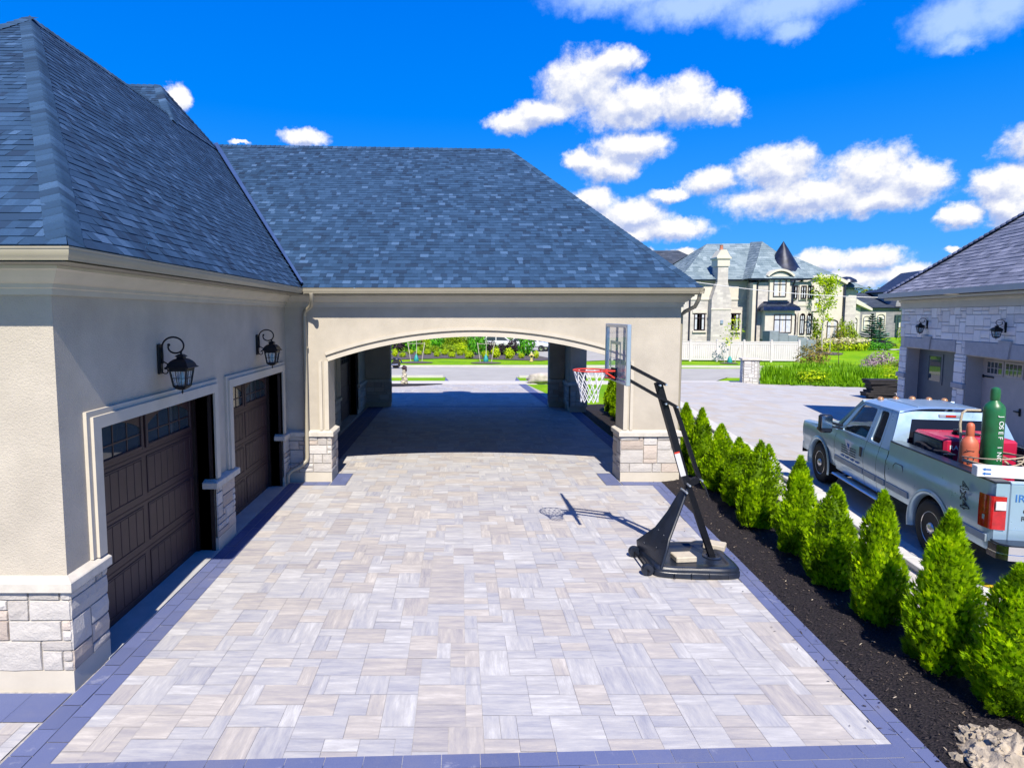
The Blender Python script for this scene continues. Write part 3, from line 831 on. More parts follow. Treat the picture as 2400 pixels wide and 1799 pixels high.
# cornice under the eaves (stepped crown, mitred)
cor = [(0,3.775),(.035,3.775),(.035,3.83),(.055,3.84),(.055,3.875),(.09,3.89),(.13,3.93),(.17,3.985),(.20,4.0),(.20,4.03),(0,4.03)]
m = MB()
sweep(m, cor, [(-12,YF,0),(XA,YF,0),(XA,YB,0),(XR,YB,0),(XR,YR1,0),(XA,YR1,0)])
m.build('cornice', MT['stucco_trim'], house)
EX, EY, EC, ER, EB = -3.22, 4.98, 12.33, 5.02, 24.3          # eave lines
m = MB()
m.add([(-12,EY+.05,4.032),(EX-.05,EY+.05,4.032),(XA-.05,YF+.05,4.032),(-12,YF+.05,4.032)], [(0,1,2,3)])
m.add([(EX-.05,EY+.05,4.032),(EX-.05,EC+.05,4.032),(XA-.05,YB+.05,4.032),(XA-.05,YF+.05,4.032)], [(0,1,2,3)])
m.add([(EX-.05,EC+.05,4.032),(ER-.05,EC+.05,4.032),(XR-.05,YB+.05,4.032),(XA-.05,YB+.05,4.032)], [(0,1,2,3)])
m.add([(ER-.05,EC+.05,4.032),(ER-.05,EB-.05,4.032),(XR-.05,YR1-.05,4.032),(XR-.05,YB+.05,4.032)], [(0,1,2,3)])
m.add([(XA,EB-.05,4.032),(XA,YR1-.05,4.032),(XR-.05,YR1-.05,4.032),(ER-.05,EB-.05,4.032)], [(0,1,2,3)])
fas = [(-.13,4.035),(-.10,4.035),(-.10,4.16),(-.13,4.16)]
sweep(m, fas, [(-12,EY,0),(EX,EY,0),(EX,EC,0),(ER,EC,0),(ER,EB,0),(XA,EB,0)])
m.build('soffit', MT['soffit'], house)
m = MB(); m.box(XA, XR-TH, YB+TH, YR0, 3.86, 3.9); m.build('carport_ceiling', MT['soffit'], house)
gut = [(-.098,4.045),(-.03,4.045),(-.022,4.075),(-.004,4.10),(-.004,4.135),(.004,4.14),(.004,4.155),(-.010,4.155),(-.016,4.14),(-.036,4.085),(-.092,4.06),(-.098,4.16),(-.106,4.16)]
for pth in ([(-12,EY,0),(EX,EY,0),(EX,EC,0)], [(EX,EC,0),(ER,EC,0)], [(ER,EC+.004,0),(ER,EB,0)]):
    m = MB(); sweep(m, gut, pth); m.build('gutter', MT['gutter'], house, 40)
# roofs
R1 = V((-7.20,10.45,8.56)); R2 = V((-7.26,18.1,8.60)); RE = V((1.46,18.1,8.47)); R0 = V((-8.4,9.41,7.72))
E1 = V((EX-.02,EY+.02,4.165)); VV = V((EX-.02,EC+.02,4.165)); E2 = V((ER-.02,EC+.02,4.165)); E3 = V((ER-.02,EB-.02,4.165))
m = MB()
EL = V((-9.6,EY+.02,4.165))
courses(m, EL, E1, R1, R1); courses(m, V((-11,19,4.165)), EL, R1, R2)
courses(m, E1, VV, R2, R1)
courses(m, VV, E2, RE, R2)
courses(m, E2, E3, RE, RE)
courses(m, E3, (XA,EB-.02,4.165), R2, RE)
m.quad((XA,EB,4.16),(-11,EB,4.15),(-11,19,4.16),R2-V((0,0,.06)))
m.build('roof', MT['shingle'], house)
m = MB(); caps(m, E1.lerp(R1,.02), R1, EL, VV, .155, lift=.014); caps(m, EL, R1, E1, (-11,19,4.165), .2)
caps(m, E2.lerp(RE,.03), RE, VV, E3, .15, lift=.014); caps(m, R1, R2, (-11,12,4.165), VV, .16); caps(m, RE, R2, VV, E3, .15)
m.build('hip_cap', MT['shingle'], house, 60)
# small hip roof peeping over the ridge
P = V((-7.9,16.3,9.63)); PL = V((-9.4,16.3,9.65)); F = V((-6.95,14.9,8.30)); Bk = V((-7.0,17.8,8.35)); FL = V((-10.5,14.9,8.3)); BL = V((-10.5,17.8,8.3))
m = MB(); courses(m, FL, F, P, PL); courses(m, F, Bk, P, P); courses(m, Bk, BL, PL, P)
m.build('upper_roof', MT['shingle'], house)
m = MB(); caps(m, F, P, FL, Bk, .16); caps(m, Bk, P, F, BL, .14); caps(m, PL, P, FL, BL, .12); m.build('hip_cap', MT['shingle'], house, 60)
# valley flashing
m = MB(); a = VV.lerp(R2, .012); b = R2
d1 = V((-.75,.0,.82)).normalized()*.11; d2 = V((.9,0.35,.30)).normalized()*.11
off = V((.03,-.05,.05))
m.add([a+off+d1*.4, a+off, a+off+d2*.4, b+off+d1*.9, b+off, b+off+d2*.9], [(0,1,4,3),(1,2,5,4)])
m.build('valley_flashing', pm('blue_flashing', (.055,.10,.22), .4, .1, 3, metal=.4), house)
# stone bases, ledges and plinths, one of each per pier
SZ, SH = .20, .80; PL_ = .045
lg = [(0,SZ+SH),(.10,SZ+SH),(.10,SZ+SH+.085),(.09,SZ+SH+.095),(0,SZ+SH+.125)]
def pier(panels, ledge, plinths):
    m = MB()
    for p in panels: stone_panel(m, (p[0],p[1],SZ), p[2], p[3], p[4], SH, .10, .05, [(4,2),(5,2),(3,2),(6,2),(5,2),(4,1),(3,1),(5,3),(2,2),(3,3)])
    m.build('stone_base', [MT['stone'], MT['mortar']], house)
    m = MB(); sweep(m, lg, [(*p, 0) for p in ledge]); m.build('stone_ledge', MT['ledge'], house)
    if plinths:
        m = MB()
        for p in plinths: m.box(*p, -.1, SZ)
        m.build('plinth', MT['stucco_trim'], house)
UX, UY = (1,0,0), (0,1,0)
pier([(-12,YF,UX,(0,-1,0),12+XA+.05), (XA,YF-.05,UY,UX,6.05-YF+.05)], [(-12,YF),(XA,YF),(XA,6.06)],
     [(-12,XA+PL_,YF-PL_,YF), (XA,XA+PL_,YF,6.05)])
pier([(XA,8.89,UY,UX,.71)], [(XA-.12,8.87),(XA,8.87),(XA,9.62),(XA-.12,9.62)], [(XA,XA+PL_,8.89,9.60)])
pier([(XA,12.35,UY,UX,.45), (XA+.05,YB,UX,(0,-1,0),AX0-XA), (AX0,YB-.05,UY,UX,TH+.05)],
     [(XA-.12,12.34),(XA,12.34),(XA,YB),(AX0,YB),(AX0,YB+TH)], [(XA,XA+PL_,12.35,YB), (XA+PL_,AX0+PL_,YB-PL_,YB), (AX0,AX0+PL_,YB,YB+TH)])
pier([(AX1-.05,YB,UX,(0,-1,0),XR-AX1+.10), (AX1,YB+TH,(0,-1,0),(-1,0,0),TH+.05), (XR,YB-.05,UY,UX,TH+.05)],
     [(AX1,YB+TH),(AX1,YB),(XR,YB),(XR,YB+TH),(AX1+.1,YB+TH)],
     [(AX1-PL_,XR+PL_,YB-PL_,YB), (AX1-PL_,AX1,YB,YB+TH), (XR,XR+PL_,YB,YB+TH)])
pier([(XA,17.4,UY,UX,.9)], [(XA,17.38),(XA,18.32)], None)
pier([(XA,21.6,UY,UX,1.9), (XA+.05,YR0,UX,(0,-1,0),1.0)], [(XA,21.58),(XA,YR0),(-2.74,YR0)], None)
pier([(3.47,YR0,UX,(0,-1,0),.65), (4.12,23.5,(0,-1,0),(-1,0,0),1.3), (4.12,22.2,UX,(0,-1,0),.65)], [(3.52,YR0),(4.12,YR0),(4.12,22.2),(XR,22.2)], None)
# raised bands round the garage doors and the arch
m = MB(); zb = SZ+SH+.126
def band(y0, y1):
    for (w, d, z) in ((.19,.035,0),(.13,.065,0)):
        m.box(XA, XA+d, y0-w, y0, zb, 2.44); m.box(XA, XA+d, y1, y1+w, zb, 2.44); m.box(XA, XA+d, y0-w, y1+w, 2.44, 2.44+w)
band(6.05, 8.89); band(9.60+.001, 12.35); band(14.2, 17.4); band(18.3, 21.6)
m.build('door_surround', MT['stucco_trim'], house)
m = MB()
def arch_band(xl, xr, y, s):
    for (g0, g1, d) in ((0,.09,.035),(.135,.20,.05)):
        a = arch_pts(xl, xr, 2.62, .53, 28, g0); b = arch_pts(xl, xr, 2.62, .53, 28, g1)
        for i in range(28):
            q = [a[i], a[i+1], b[i+1], b[i]]
            m.prism(q[::-1], 'y', y-s*d, y)
    for (x0, x1, d) in ((0,.09,.035),(.135,.20,.05)):
        m.box(xl-x1, xl-x0, y-d, y, zb, 2.62); m.box(xr+x0, xr+x1, y-d, y, zb, 2.62)
arch_band(AX0, AX1, YB, 1)
m.build('arch_surround', MT['stucco_trim'], house)
# downspouts
m = MB()
m.tube([(-3.04,EC-.05,4.05),(-3.04,EC-.02,3.93),(-3.10,12.50,3.80),(-3.28,12.68,3.68),(-3.30,12.705,3.58)], .043, 8)
m.tube([(-3.30,12.705,3.60),(-3.30,12.705,.55),(-3.31,12.68,.47),(-3.42,12.60,.38),(-3.60,12.50,.30),(-3.66,12.46,.22),(-3.665,12.45,.05)], .046, 8)
m.box(-3.36, -3.24, 12.70, 12.76, 2.9, 2.94)
m.build('downspout', MT['gutter'], house, 50)
m = MB(); m.tube([(4.95,EC+.08,4.05),(4.95,EC+.12,3.93),(4.93,12.6,3.78),(4.82,12.85,3.68),(4.775,12.95,3.60),(4.775,12.95,.3)], .043, 8); m.build('downspout', MT['gutter'], house, 50)
# arched dormer on the street side (its top shows only as a bump in the roof's shadow)
m = MB(); ar = arch_pts(-.65,.65,4.35,.28,12); m.prism([(-.65,4.0)]+ar+[(.65,4.0)], 'y', 23.2, 24.42); m.build('dormer', MT['stucco_trim'], house)

def garage_door(y0, y1, x=-4.02, label=None):
    w = y1-y0; h = 2.47; sec = h/4
    m = MB(); m.box(x-.05, x, y0-.12, y1+.12, 0.012, h)
    n = 2; mg = .16; gp = .16; pw = (w-2*mg-gp)/n
    for r in range(1, 4):
        m.box(x, x+.004, y0, y1, r*sec-.006, r*sec-.002)
        m.box(x, x+.004, y0, y1, r*sec+.002, r*sec+.006)
    for c in range(n):
        a = y0+mg+c*(pw+gp)
        for r in range(3):
            z0 = .012+r*sec+.09; z1 = (r+1)*sec-.07
            k = 7
            m.rbox(x-.01, x+.011, a-.02, a, z0-.02, z1+.02, .003); m.rbox(x-.01, x+.011, a+pw, a+pw+.02, z0-.02, z1+.02, .003)
            m.rbox(x-.01, x+.011, a, a+pw, z0-.02, z0, .003); m.rbox(x-.01, x+.011, a, a+pw, z1, z1+.02, .003)
            for q in range(k):
                m.rbox(x-.01, x+.007, a+pw*q/k+.006, a+pw*(q+1)/k-.006, z0+.006, z1-.006, .004)
    d = m.build('garage_door', MT['brown_door'], house)
    if label: d['label'] = label
    for c in range(n):
        a = y0+mg+c*(pw+gp); z0 = 3*sec+.11; z1 = h-.11
        m = MB()
        m.rbox(x-.01, x+.03, a-.05, a, z0-.05, z1+.05, .008); m.rbox(x-.01, x+.03, a+pw, a+pw+.05, z0-.05, z1+.05, .008)
        m.rbox(x-.01, x+.03, a, a+pw, z0-.05, z0, .008); m.rbox(x-.01, x+.03, a, a+pw, z1, z1+.05, .008)
        ar = arch_pts(a, a+pw, z1-.17, .155, 12)
        for i in range(12):
            (p0, q0), (p1, q1) = ar[i], ar[i+1]
            m.add([(x+.012,p0,q0),(x+.012,p1,q1),(x+.012,p1,z1),(x+.012,p0,z1)], [(0,1,2,3)])
        for k in range(1, 4): m.box(x+.004, x+.0115, a+pw*k/4-.008, a+pw*k/4+.008, z0, z1-(.02 if k == 2 else .05))
        m.box(x+.004, x+.0135, a, a+pw, (z0+z1)/2-.06, (z0+z1)/2-.044)
        wf = m.build('window', MT['brown_door'], d)
        m = MB(); m.quad((x+.003,a,z0),(x+.003,a+pw,z0),(x+.003,a+pw,z1),(x+.003,a,z1)); m.build('pane', MT['dark_glass'], wf)
    m = MB()                                                   # dark jambs and head
    m.box(x-.06, XA-.002, y1, y1+.012, .012, 2.44); m.box(x-.06, XA-.002, y0-.012, y0, .012, 2.44); m.box(x-.06, XA-.002, y0, y1, 2.432, 2.439)
    m.box(XA-.05, XA+.004, y1-.02, y1, .012, 2.43); m.box(x-.01, x+.05, y1-.05, y1, .012, 2.43)
    m.build('jamb', MT['brown_dark'], d)
garage_door(6.05, 8.89); garage_door(9.60, 12.35); garage_door(14.2, 17.4); garage_door(18.3, 21.6)
m = MB(); m.box(-4.9, -4.85, 5.9, 24, 0, 3.9); m.build('inner_wall', MT['brown_dark'], house)

# ------------------------------------------------------------ wall lanterns
def lantern_proto():
    t = thing('wall_lantern', 'black scroll arm wall lantern above the nearer brown garage door', 'lantern', (0,0,0), 0, 'black lanterns on the beige wall')
    m = MB(); m.rbox(0, .03, -.055, .055, -.20, .20, .01); m.rbox(.028, .04, -.035, .035, -.16, .16, .006); m.build('backplate', MT['black_metal'], t)
    m = MB(); pts = []
    cx, cz = .215, .17
    pts += [(.05,0,-.06),(.055,0,.04)]
    for k in range(0, 30):
        a = rad(185-k*13.2); r = .155-.0028*k*1.0 if k < 18 else .105-.0048*(k-18)
        r = .165*(1-.018*k)
        pts.append((cx+r*math.cos(a)*1.0, 0, cz+r*math.sin(a)*.86))
    m.tube(pts, [.012]*len(pts), 8)
    m.blob(pts[-1], .02, 6, 0); m.tube([(.04,0,-.02),(.09,0,-.05),(.17,0,-.10)], .009, 6)
    pts2 = [(.04,0,-.13)]+[(.085+.045*math.cos(rad(200+k*28))*(1-.05*k), 0, -.155+.045*math.sin(rad(200+k*28))*(1-.05*k)) for k in range(11)]
    m.tube(pts2, .008, 6)
    m.build('scroll_arm', MT['black_metal'], t, 60)
    cx = .30; ang = [rad(45+90*k) for k in range(4)]
    def ring(r, z): return [(cx+r*1.414*math.cos(a), r*1.414*math.sin(a), z) for a in ang]
    def stack(m, prof):
        rs = [ring(r, z) for r, z in prof]; vs = [p for q in rs for p in q]; fs = []
        for i in range(len(prof)-1):
            for j in range(4): fs.append((i*4+j, i*4+(j+1) % 4, (i+1)*4+(j+1) % 4, (i+1)*4+j))
        fs.append((3,2,1,0)); fs.append(tuple(range(len(vs)-4, len(vs)))); m.add(vs, fs)
    m = MB(); stack(m, [(.155,-.115),(.160,-.105),(.140,-.09),(.128,-.055),(.105,-.025),(.075,.0),(.045,.012),(.042,.03),(.060,.036),(.055,.045),(.035,.062),(.018,.07)])
    m.lathe([(.02,.065),(.013,.075),(.013,.10),(.02,.105),(0,.115)], (cx,0,0), 10); m.build('roof_cap', MT['black_metal'], t, 30)
    m = MB(); zt, zb_ = -.115, -.36; rt, rb = .112, .078
    for k in range(4):
        T = ring(rt, zt); B = ring(rb, zb_)
        m.bar(T[k], B[k], .02, .02)
        a, b, c, d = V(T[k]), V(T[(k+1) % 4]), V(B[(k+1) % 4]), V(B[k])
        m.bar(a.lerp(d,.06), b.lerp(c,.06), .016, .05); m.bar(d, c, .016, .025)
        m.bar(a.lerp(d,.55), b.lerp(c,.55), .006, .006)
        for f in (.33,.67): m.bar(a.lerp(b,f), d.lerp(c,f), .006, .006)
    stack(m, [(.03,-.41),(.06,-.392),(.082,-.368),(.086,-.36),(.07,-.355)])
    m.lathe([(0,-.475),(.008,-.455),(.016,-.44),(.008,-.425),(.012,-.41)], (cx,0,0), 8)
    m.build('cage', MT['black_metal'], t)
    m = MB(); T = ring(rt-.006, zt); B = ring(rb-.006, zb_)
    for k in range(4): m.add([T[k], T[(k+1) % 4], B[(k+1) % 4], B[k]], [(0,1,2,3)])
    m.build('glass', MT['lamp_glass'], t)
    m = MB(); m.lathe([(0,-.34),(.026,-.33),(.034,-.29),(.03,-.22),(.012,-.17),(0,-.16)], (cx,0,0), 12); m.build('bulb', MT['bulb'], t, 60)
    return t
l1 = lantern_proto(); l1.location = (XA, 7.40, 3.05); l1.scale = (.93,.93,.93)
l2 = copy_tree(l1); l2.location = (XA, 10.98, 3.06); l2['label'] = 'black scroll arm wall lantern above the farther brown garage door, by the inside corner'
# ------------------------------------------------------------ basketball hoop
hoop = thing('basketball_hoop', 'portable basketball hoop with clear backboard and black pole, standing on the pavers', 'basketball hoop', (3.25, 8.4, 0), world=True)
BX0, BX1, BY0, BY1 = 2.66, 3.88, 7.86, 8.92
def base_shape(a, b):                                          # a round the outline, b bottom -> top -> centre
    th = 2*math.pi*a; c, s = math.cos(th), math.sin(th)
    pw = .28; ux = math.copysign(abs(c)**pw, c); uy = math.copysign(abs(s)**pw, s)
    cx, cy = (BX0+BX1)/2, (BY0+BY1)/2; hx, hy = (BX1-BX0)/2, (BY1-BY0)/2
    prof = [(.97,.0),(1.0,.02),(1.0,.075),(.985,.085),(.985,.115),(.95,.145),(.90,.152),(.80,.150),(.74,.125),(.0,.118)]
    f = b*(len(prof)-1); i = min(int(f), len(prof)-2); k = f-i
    r = prof[i][0]*(1-k)+prof[i+1][0]*k; z = prof[i][1]*(1-k)+prof[i+1][1]*k
    x = cx+ux*hx*r; y = cy+uy*hy*r*(.86+.14*min(1, (ux*r+1)))
    if uy < -.6 and .12 < b < .62:                             # moulded scallops along the front
        g = max(0, 1-abs((x-3.22)/.26))*.03+max(0, math.sin((x-2.7)*13))*.006
        y += g*(.4+b)
    if ux > .5 and uy > .2 and z > .1: z += .02*r
    return (x, y, z)
m = MB(); grid_fn(m, base_shape, 96, 27, flip=True)
for x in (2.93, 3.16, 3.40, 3.66): m.rbox(x-.006, x+.006, BY0-.004, BY0+.03, .02, .085, .003)
base = m.build('base', MT['black_plastic'], hoop, 40)
m = MB(); m.lathe([(.13,.118),(.14,.132),(.125,.14),(.09,.136),(.085,.10)], (3.65,8.38,0), 24); m.build('socket', MT['black_plastic'], base, 40)
for yy in (8.02, 8.66):
    m = MB(); m.lathe([(.02,-.035),(.075,-.035),(.085,-.02),(.085,.02),(.075,.035),(.02,.035)], (2.60, yy, .085), 18, axis='y'); m.build('wheel', MT['black_plastic'], hoop, 40)
m = MB(); m.tube([(2.60,7.93,.085),(2.60,8.76,.085)], .014, 8); m.build('axle', MT['black_metal'], hoop)
FOOT = V((3.65,8.38,.10)); J = V((3.215,8.33,1.22)); TOP = V((2.76,8.28,2.66))
# wedge shaped cover from the wheel end up to the pole
m = MB()
cvl = [(2.66,8.72,.12),(2.63,8.66,.26),(2.85,8.50,.52),(2.99,8.42,.78),(3.145,8.37,1.10)]
cvr = [(2.76,7.98,.12),(2.83,7.99,.36),(2.885,8.06,.50),(3.05,8.18,.82),(3.20,8.27,1.15)]
cvl = [V(p) for p in cvl]; cvr = [V(p) for p in cvr]
nrm = V((-.85,-.35,.35)).normalized()*.035
vs = []; 
for l, r in zip(cvl, cvr): vs += [l-nrm*1.0, l, l.lerp(r,.1)+nrm*.2, l.lerp(r,.9)+nrm*.2, r, r-nrm*1.2]
fs = []
for i in range(4):
    for j in range(5): fs.append((i*6+j, i*6+j+1, (i+1)*6+j+1, (i+1)*6+j))
fs.append((24,25,26,27,28,29)); fs.append((5,4,3,2,1,0)); m.add(vs, fs)
for k in (.30,.72):
    for i in (1,2): m.blob(cvl[i].lerp(cvr[i],k)+nrm*.25, .016, 5, 0)
m.tube([r+V((.012,-.012,0)) for r in cvr], .022, 8)
cover = m.build('strut_cover', MT['black_plastic'], hoop, 35)
m = MB(); a = [cvl[2].lerp(cvr[2],t)+nrm*.42+V((0,0,-.07*math.sin(t*3.14))) for t in (.12,.3,.5,.7,.88)]; m.tube(a, .007, 6); m.build('seam', MT['alu'], cover)
m = MB(); m.bar(FOOT, J.lerp(TOP,.12), .062, .085); m.build('pole', MT['black_metal'], hoop)
m = MB(); m.bar(J, TOP, .09, .105, up=(0,1,0)); m.build('upper_pole', MT['black_metal'], hoop)
d = (TOP-J).normalized()
m = MB(); sd = V((-.052,-.045,0)); a = J+d*.10+V((-.03,-.055,.02)); b = J+d*.44+V((-.03,-.055,.02)); w = V((.07,-.004,.02))
m.quad(a-w*.5, a+w*.5, b+w*.5, b-w*.5); m.build('label_plate', MT['sticker'], hoop)
m = MB(); c = b+d*.025; m.quad(b-w*.5, b+w*.5, c+w*.5, c-w*.5); m.build('warning_stripe', MT['red_rim'], hoop)
ARM_U = V((2.84,8.27,2.64)); ARM_L = V((3.005,8.27,2.33)); BU = V((2.23,8.245,2.955)); BL_ = V((2.23,8.245,2.765))
for yy in (-.075, .075):
    o = V((0,yy,0)); m = MB(); m.bar(ARM_U+o, BU+o, .03, .038); m.build('arm', MT['black_metal'], hoop)
    m = MB(); m.bar(ARM_L+o, BL_+o, .03, .038); m.build('arm', MT['black_metal'], hoop)
SB = V((3.40,8.32,1.28))
m = MB(); m.bar(ARM_L, SB, .045, .05); m.build('lift_strut', MT['black_metal'], hoop)
m = MB(); m.prism([(3.20,1.14),(3.22,1.26),(3.38,1.32),(3.43,1.27),(3.36,1.22)], 'y', 8.29, 8.36); m.tube([SB+V((0,-.03,0)), SB+V((.06,-.06,-.10)), SB+V((.10,-.10,-.24))], .013, 8); m.build('lift_handle', MT['black_metal'], hoop)
for p in (ARM_U, ARM_L, TOP+V((.0,0,-.03)), TOP.lerp(J,.20), J+V((0,-.05,0)), J+V((-.04,-.05,-.10)), SB):
    m = MB(); m.lathe([(0,-.115),(.014,-.113),(.014,-.095),(.014,.095),(.014,.113),(0,.115)], tuple(p), 8, axis='y'); m.build('bolt', MT['alu'], hoop)
# backboard
X0 = 2.145; Y0, Y1, Z0, Z1 = 7.67, 8.82, 2.68, 3.475
bb = MB(); fw = .045
bb.rbox(X0, X0+.055, Y0, Y0+fw, Z0, Z1, .006); bb.rbox(X0, X0+.055, Y1-fw, Y1, Z0, Z1, .006)
bb.rbox(X0, X0+.055, Y0+fw, Y1-fw, Z0, Z0+fw, .006); bb.rbox(X0, X0+.055, Y0+fw, Y1-fw, Z1-fw, Z1, .006)
bo = bb.build('backboard', MT['alu'], hoop)
m = MB(); m.box(X0+.008, X0+.018, Y0+fw-.005, Y1-fw+.005, Z0+fw-.005, Z1-fw+.005); m.build('acrylic_panel', MT['clear'], bo)
m = MB(); s0, s1, q0, q1 = 7.98, 8.52, 2.86, 3.24; w = .045; xx = X0+.006
for b4 in ((s0,s0+w,q0,q1),(s1-w,s1,q0,q1),(s0+w,s1-w,q1-w,q1)): m.box(xx-.002, xx, *b4)
m.build('target_square', MT['alu'], bo)
m = MB()
for yy in (8.06, 8.44): m.box(X0+.062, X0+.085, yy-.022, yy+.022, Z0+.02, Z1-.02)
m.box(X0+.064, X0+.083, 8.082, 8.418, 2.74, 2.80); m.box(X0+.064, X0+.083, 8.082, 8.418, 2.93, 2.99)
m.build('support_bar', MT['black_metal'], bo)
m = MB(); RC = V((1.80,8.245,2.835)); rr = .226
m.tube([RC+V((rr*math.cos(a*.1571), rr*math.sin(a*.1571), 0)) for a in range(40)], .011, 8, closed=True)
for yy in (-.09,.09): m.bar(RC+V((.20,yy,0)), (X0-.02,8.245+yy*1.1,2.835), .02, .02); m.bar(RC+V((.17,yy*1.6,-.005)), (X0-.02,8.245+yy,2.735), .018, .018)
m.box(2.0, X0-.03, 8.17, 8.32, 2.728, 2.738)
rim = m.build('rim', MT['red_rim'], hoop, 60)
m = MB(); m.rbox(X0-.03, X0-.004, 8.145, 8.345, 2.70, 2.87, .006); m.rbox(X0-.09, X0-.03, 8.205, 8.285, 2.745, 2.845, .006); m.build('rim_bracket', MT['black_metal'], rim)
m = MB(); lv = [(0,.225),(.12,.185),(.22,.150),(.30,.128),(.37,.120),(.43,.122)]
for k in range(12):
    for sgn in (1,-1):
        pts = []
        for i, (dz, r_) in enumerate(lv):
            a = 2*math.pi*(k+sgn*i*.5)/12
            pts.append(RC+V((r_*math.cos(a), r_*math.sin(a), -.008-dz)))
        m.tube(pts, .0055, 5)
m.build('net', MT['net'], hoop)
for (c, rz, lab, g) in (((3.19,8.27,.155), .1, 'tan stone block on the hoop base beside the black wedge cover', 0), ((3.80,8.66,.175), -.55, 'tan stone block on the right end of the hoop base behind the pole', 1)):
    m = MB(); m.rbox(-.15,.15,-.11,.11,-.037,.045,.012)
    o = m.build('stone_block', pm('tan_stone_block', (.58,.52,.42), .9, .08, 9, .4, 60)); o.location = c; o.rotation_euler = (0,0,rz)
    tag(o, lab, 'stone block', 'stone blocks weighing down the hoop')

# ------------------------------------------------------------ arborvitae hedge
def thuja_mesh(h, r, seed, n=1500, tops=1):
    rr = random.Random(seed); m = MB()
    ld = [(0,0,1.0)] + [(rr.uniform(-.11,.11), rr.uniform(-.11,.11), rr.uniform(.84,.97)) for _ in range(tops-1)]
    for k in range(n):
        f = rr.random()**1.25
        lx_, ly_, lh = ld[rr.randrange(len(ld))] if f > .35 else ld[0]
        ax, ay = lx_*min(1, f*1.6), ly_*min(1, f*1.6)
        prof = (1-f**3.8)*(.78+.22*min(1, f*4+.1))*(1-.20*f)*(1 if len(ld) == 1 or f < .5 else .86)+.02
        th = rr.random()*2*math.pi
        lump = 1+.46*mnoise.noise(V((math.cos(th)*1.6+seed*3, math.sin(th)*1.6, f*h*3.2)))
        rad_ = r*prof*lump*(rr.uniform(.45,1.0)**.45)
        z = .05+f*h*lh*.97
        o = V((ax+rad_*math.cos(th), ay+rad_*math.sin(th), z))
        out = V((math.cos(th), math.sin(th), 0)); up = V((0,0,1))
        d = (out*rr.uniform(.25,.9)+up*rr.uniform(.5,1.1)+V((rr.uniform(-.4,.4), rr.uniform(-.4,.4), 0))).normalized()
        s = d.cross(out.lerp(V((rr.uniform(-1,1), rr.uniform(-1,1), rr.uniform(-.3,.3))), .45)).normalized()
        L = rr.uniform(.045,.085)*(.75+.25*(1-f)); w0 = .0062
        tn = min(1, max(0, .32+.75*mnoise.noise(o*5.5+V((seed,0,0)))+rr.uniform(-.25,.3)+.12*f))
        if rr.random() < .012: tn = 1.0
        for q in range(-2, 3):                                 # flat fan of leaflets
            dd = (d+s*q*.33+V((0,0,-.05*abs(q)))).normalized(); sd = dd.cross(s.cross(d)).normalized()
            l = L*(1-.16*abs(q)); b = o+d*L*.12*(2-abs(q))-d*L*.3
            m.add([b, b+dd*l*.45+sd*w0, b+dd*l, b+dd*l*.45-sd*w0], [(0,1,2,3)], (tn+rr.uniform(-.08,.08), rr.random(), 0))
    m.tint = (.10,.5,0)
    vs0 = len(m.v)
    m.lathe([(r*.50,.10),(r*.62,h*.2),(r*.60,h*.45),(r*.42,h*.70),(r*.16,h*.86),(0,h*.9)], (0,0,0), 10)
    me = m.mesh('crown', MT['thuja'])
    m = MB(); m.tube([(0,0,-.05),(0,0,h*.5)], [.022,.01], 6); tm = m.mesh('trunk', MT['trunk'])
    return me, tm
TM = [thuja_mesh(1.46,.36,3,5600,2), thuja_mesh(1.42,.33,11,5200,2), thuja_mesh(1.40,.38,23,5800,3), thuja_mesh(1.36,.30,31,5000,2)]
HEDGE = [(4.98,5.12,1.32,1,.95,1.05),(4.90,5.80,0.4,1,1.06,1.0),(4.88,6.72,2.1,1,1.10,1.0),(4.93,7.68,4.0,0,.98,.95),(5.06,8.72,1.1,1,1.0,.92),
         (5.06,9.90,5.2,2,.98,1.0),(5.24,11.05,2.7,3,.98,1.05),(5.30,11.95,.9,0,.98,1.0),(5.31,12.95,3.6,3,1.06,1.05),(5.30,13.85,2.0,1,1.04,1.0),
         (5.36,14.9,1.0,0,1.0,1.0),(5.40,15.9,3.0,1,1.05,1.05),(5.46,16.9,5.0,2,1.0,1.05),(5.52,17.9,.2,0,1.05,1.05),(5.58,18.9,2.2,1,1.05,1.1),(5.62,19.9,4.4,2,1.1,1.1),(5.66,20.9,1.4,0,1.1,1.1),(5.7,21.9,3.3,1,1.1,1.1)]
nth = ['nearest', 'second', 'third', 'fourth', 'fifth', 'sixth', 'seventh', 'eighth', 'ninth', 'tenth', 'eleventh', 'twelfth', 'thirteenth', 'fourteenth', 'fifteenth', 'sixteenth', 'seventeenth', 'farthest']
for i, (x, y, a, k, sz, sr) in enumerate(HEDGE):
    lab = ['bright green arborvitae nearest the camera, cut by the right edge', 'second nearest arborvitae of the hedge, broad and rounded, in black mulch'][i] if i < 2 else \
          (nth[i]+' arborvitae from the camera in the hedge'+(', in front of the silver truck' if i < 5 else ', beside the hoop pole' if i < 9 else ', beside the arched carport'))
    t = thing('arborvitae', lab, 'shrub', (x, y, .03), a, 'arborvitae hedge in black mulch')
    t.scale = (sr*(.92+.09*math.sin(i*2.3)), sr*.98, sz*(1.0+.07*math.sin(i*1.7)))
    link('crown', TM[k][0], t); link('trunk', TM[k][1], t)

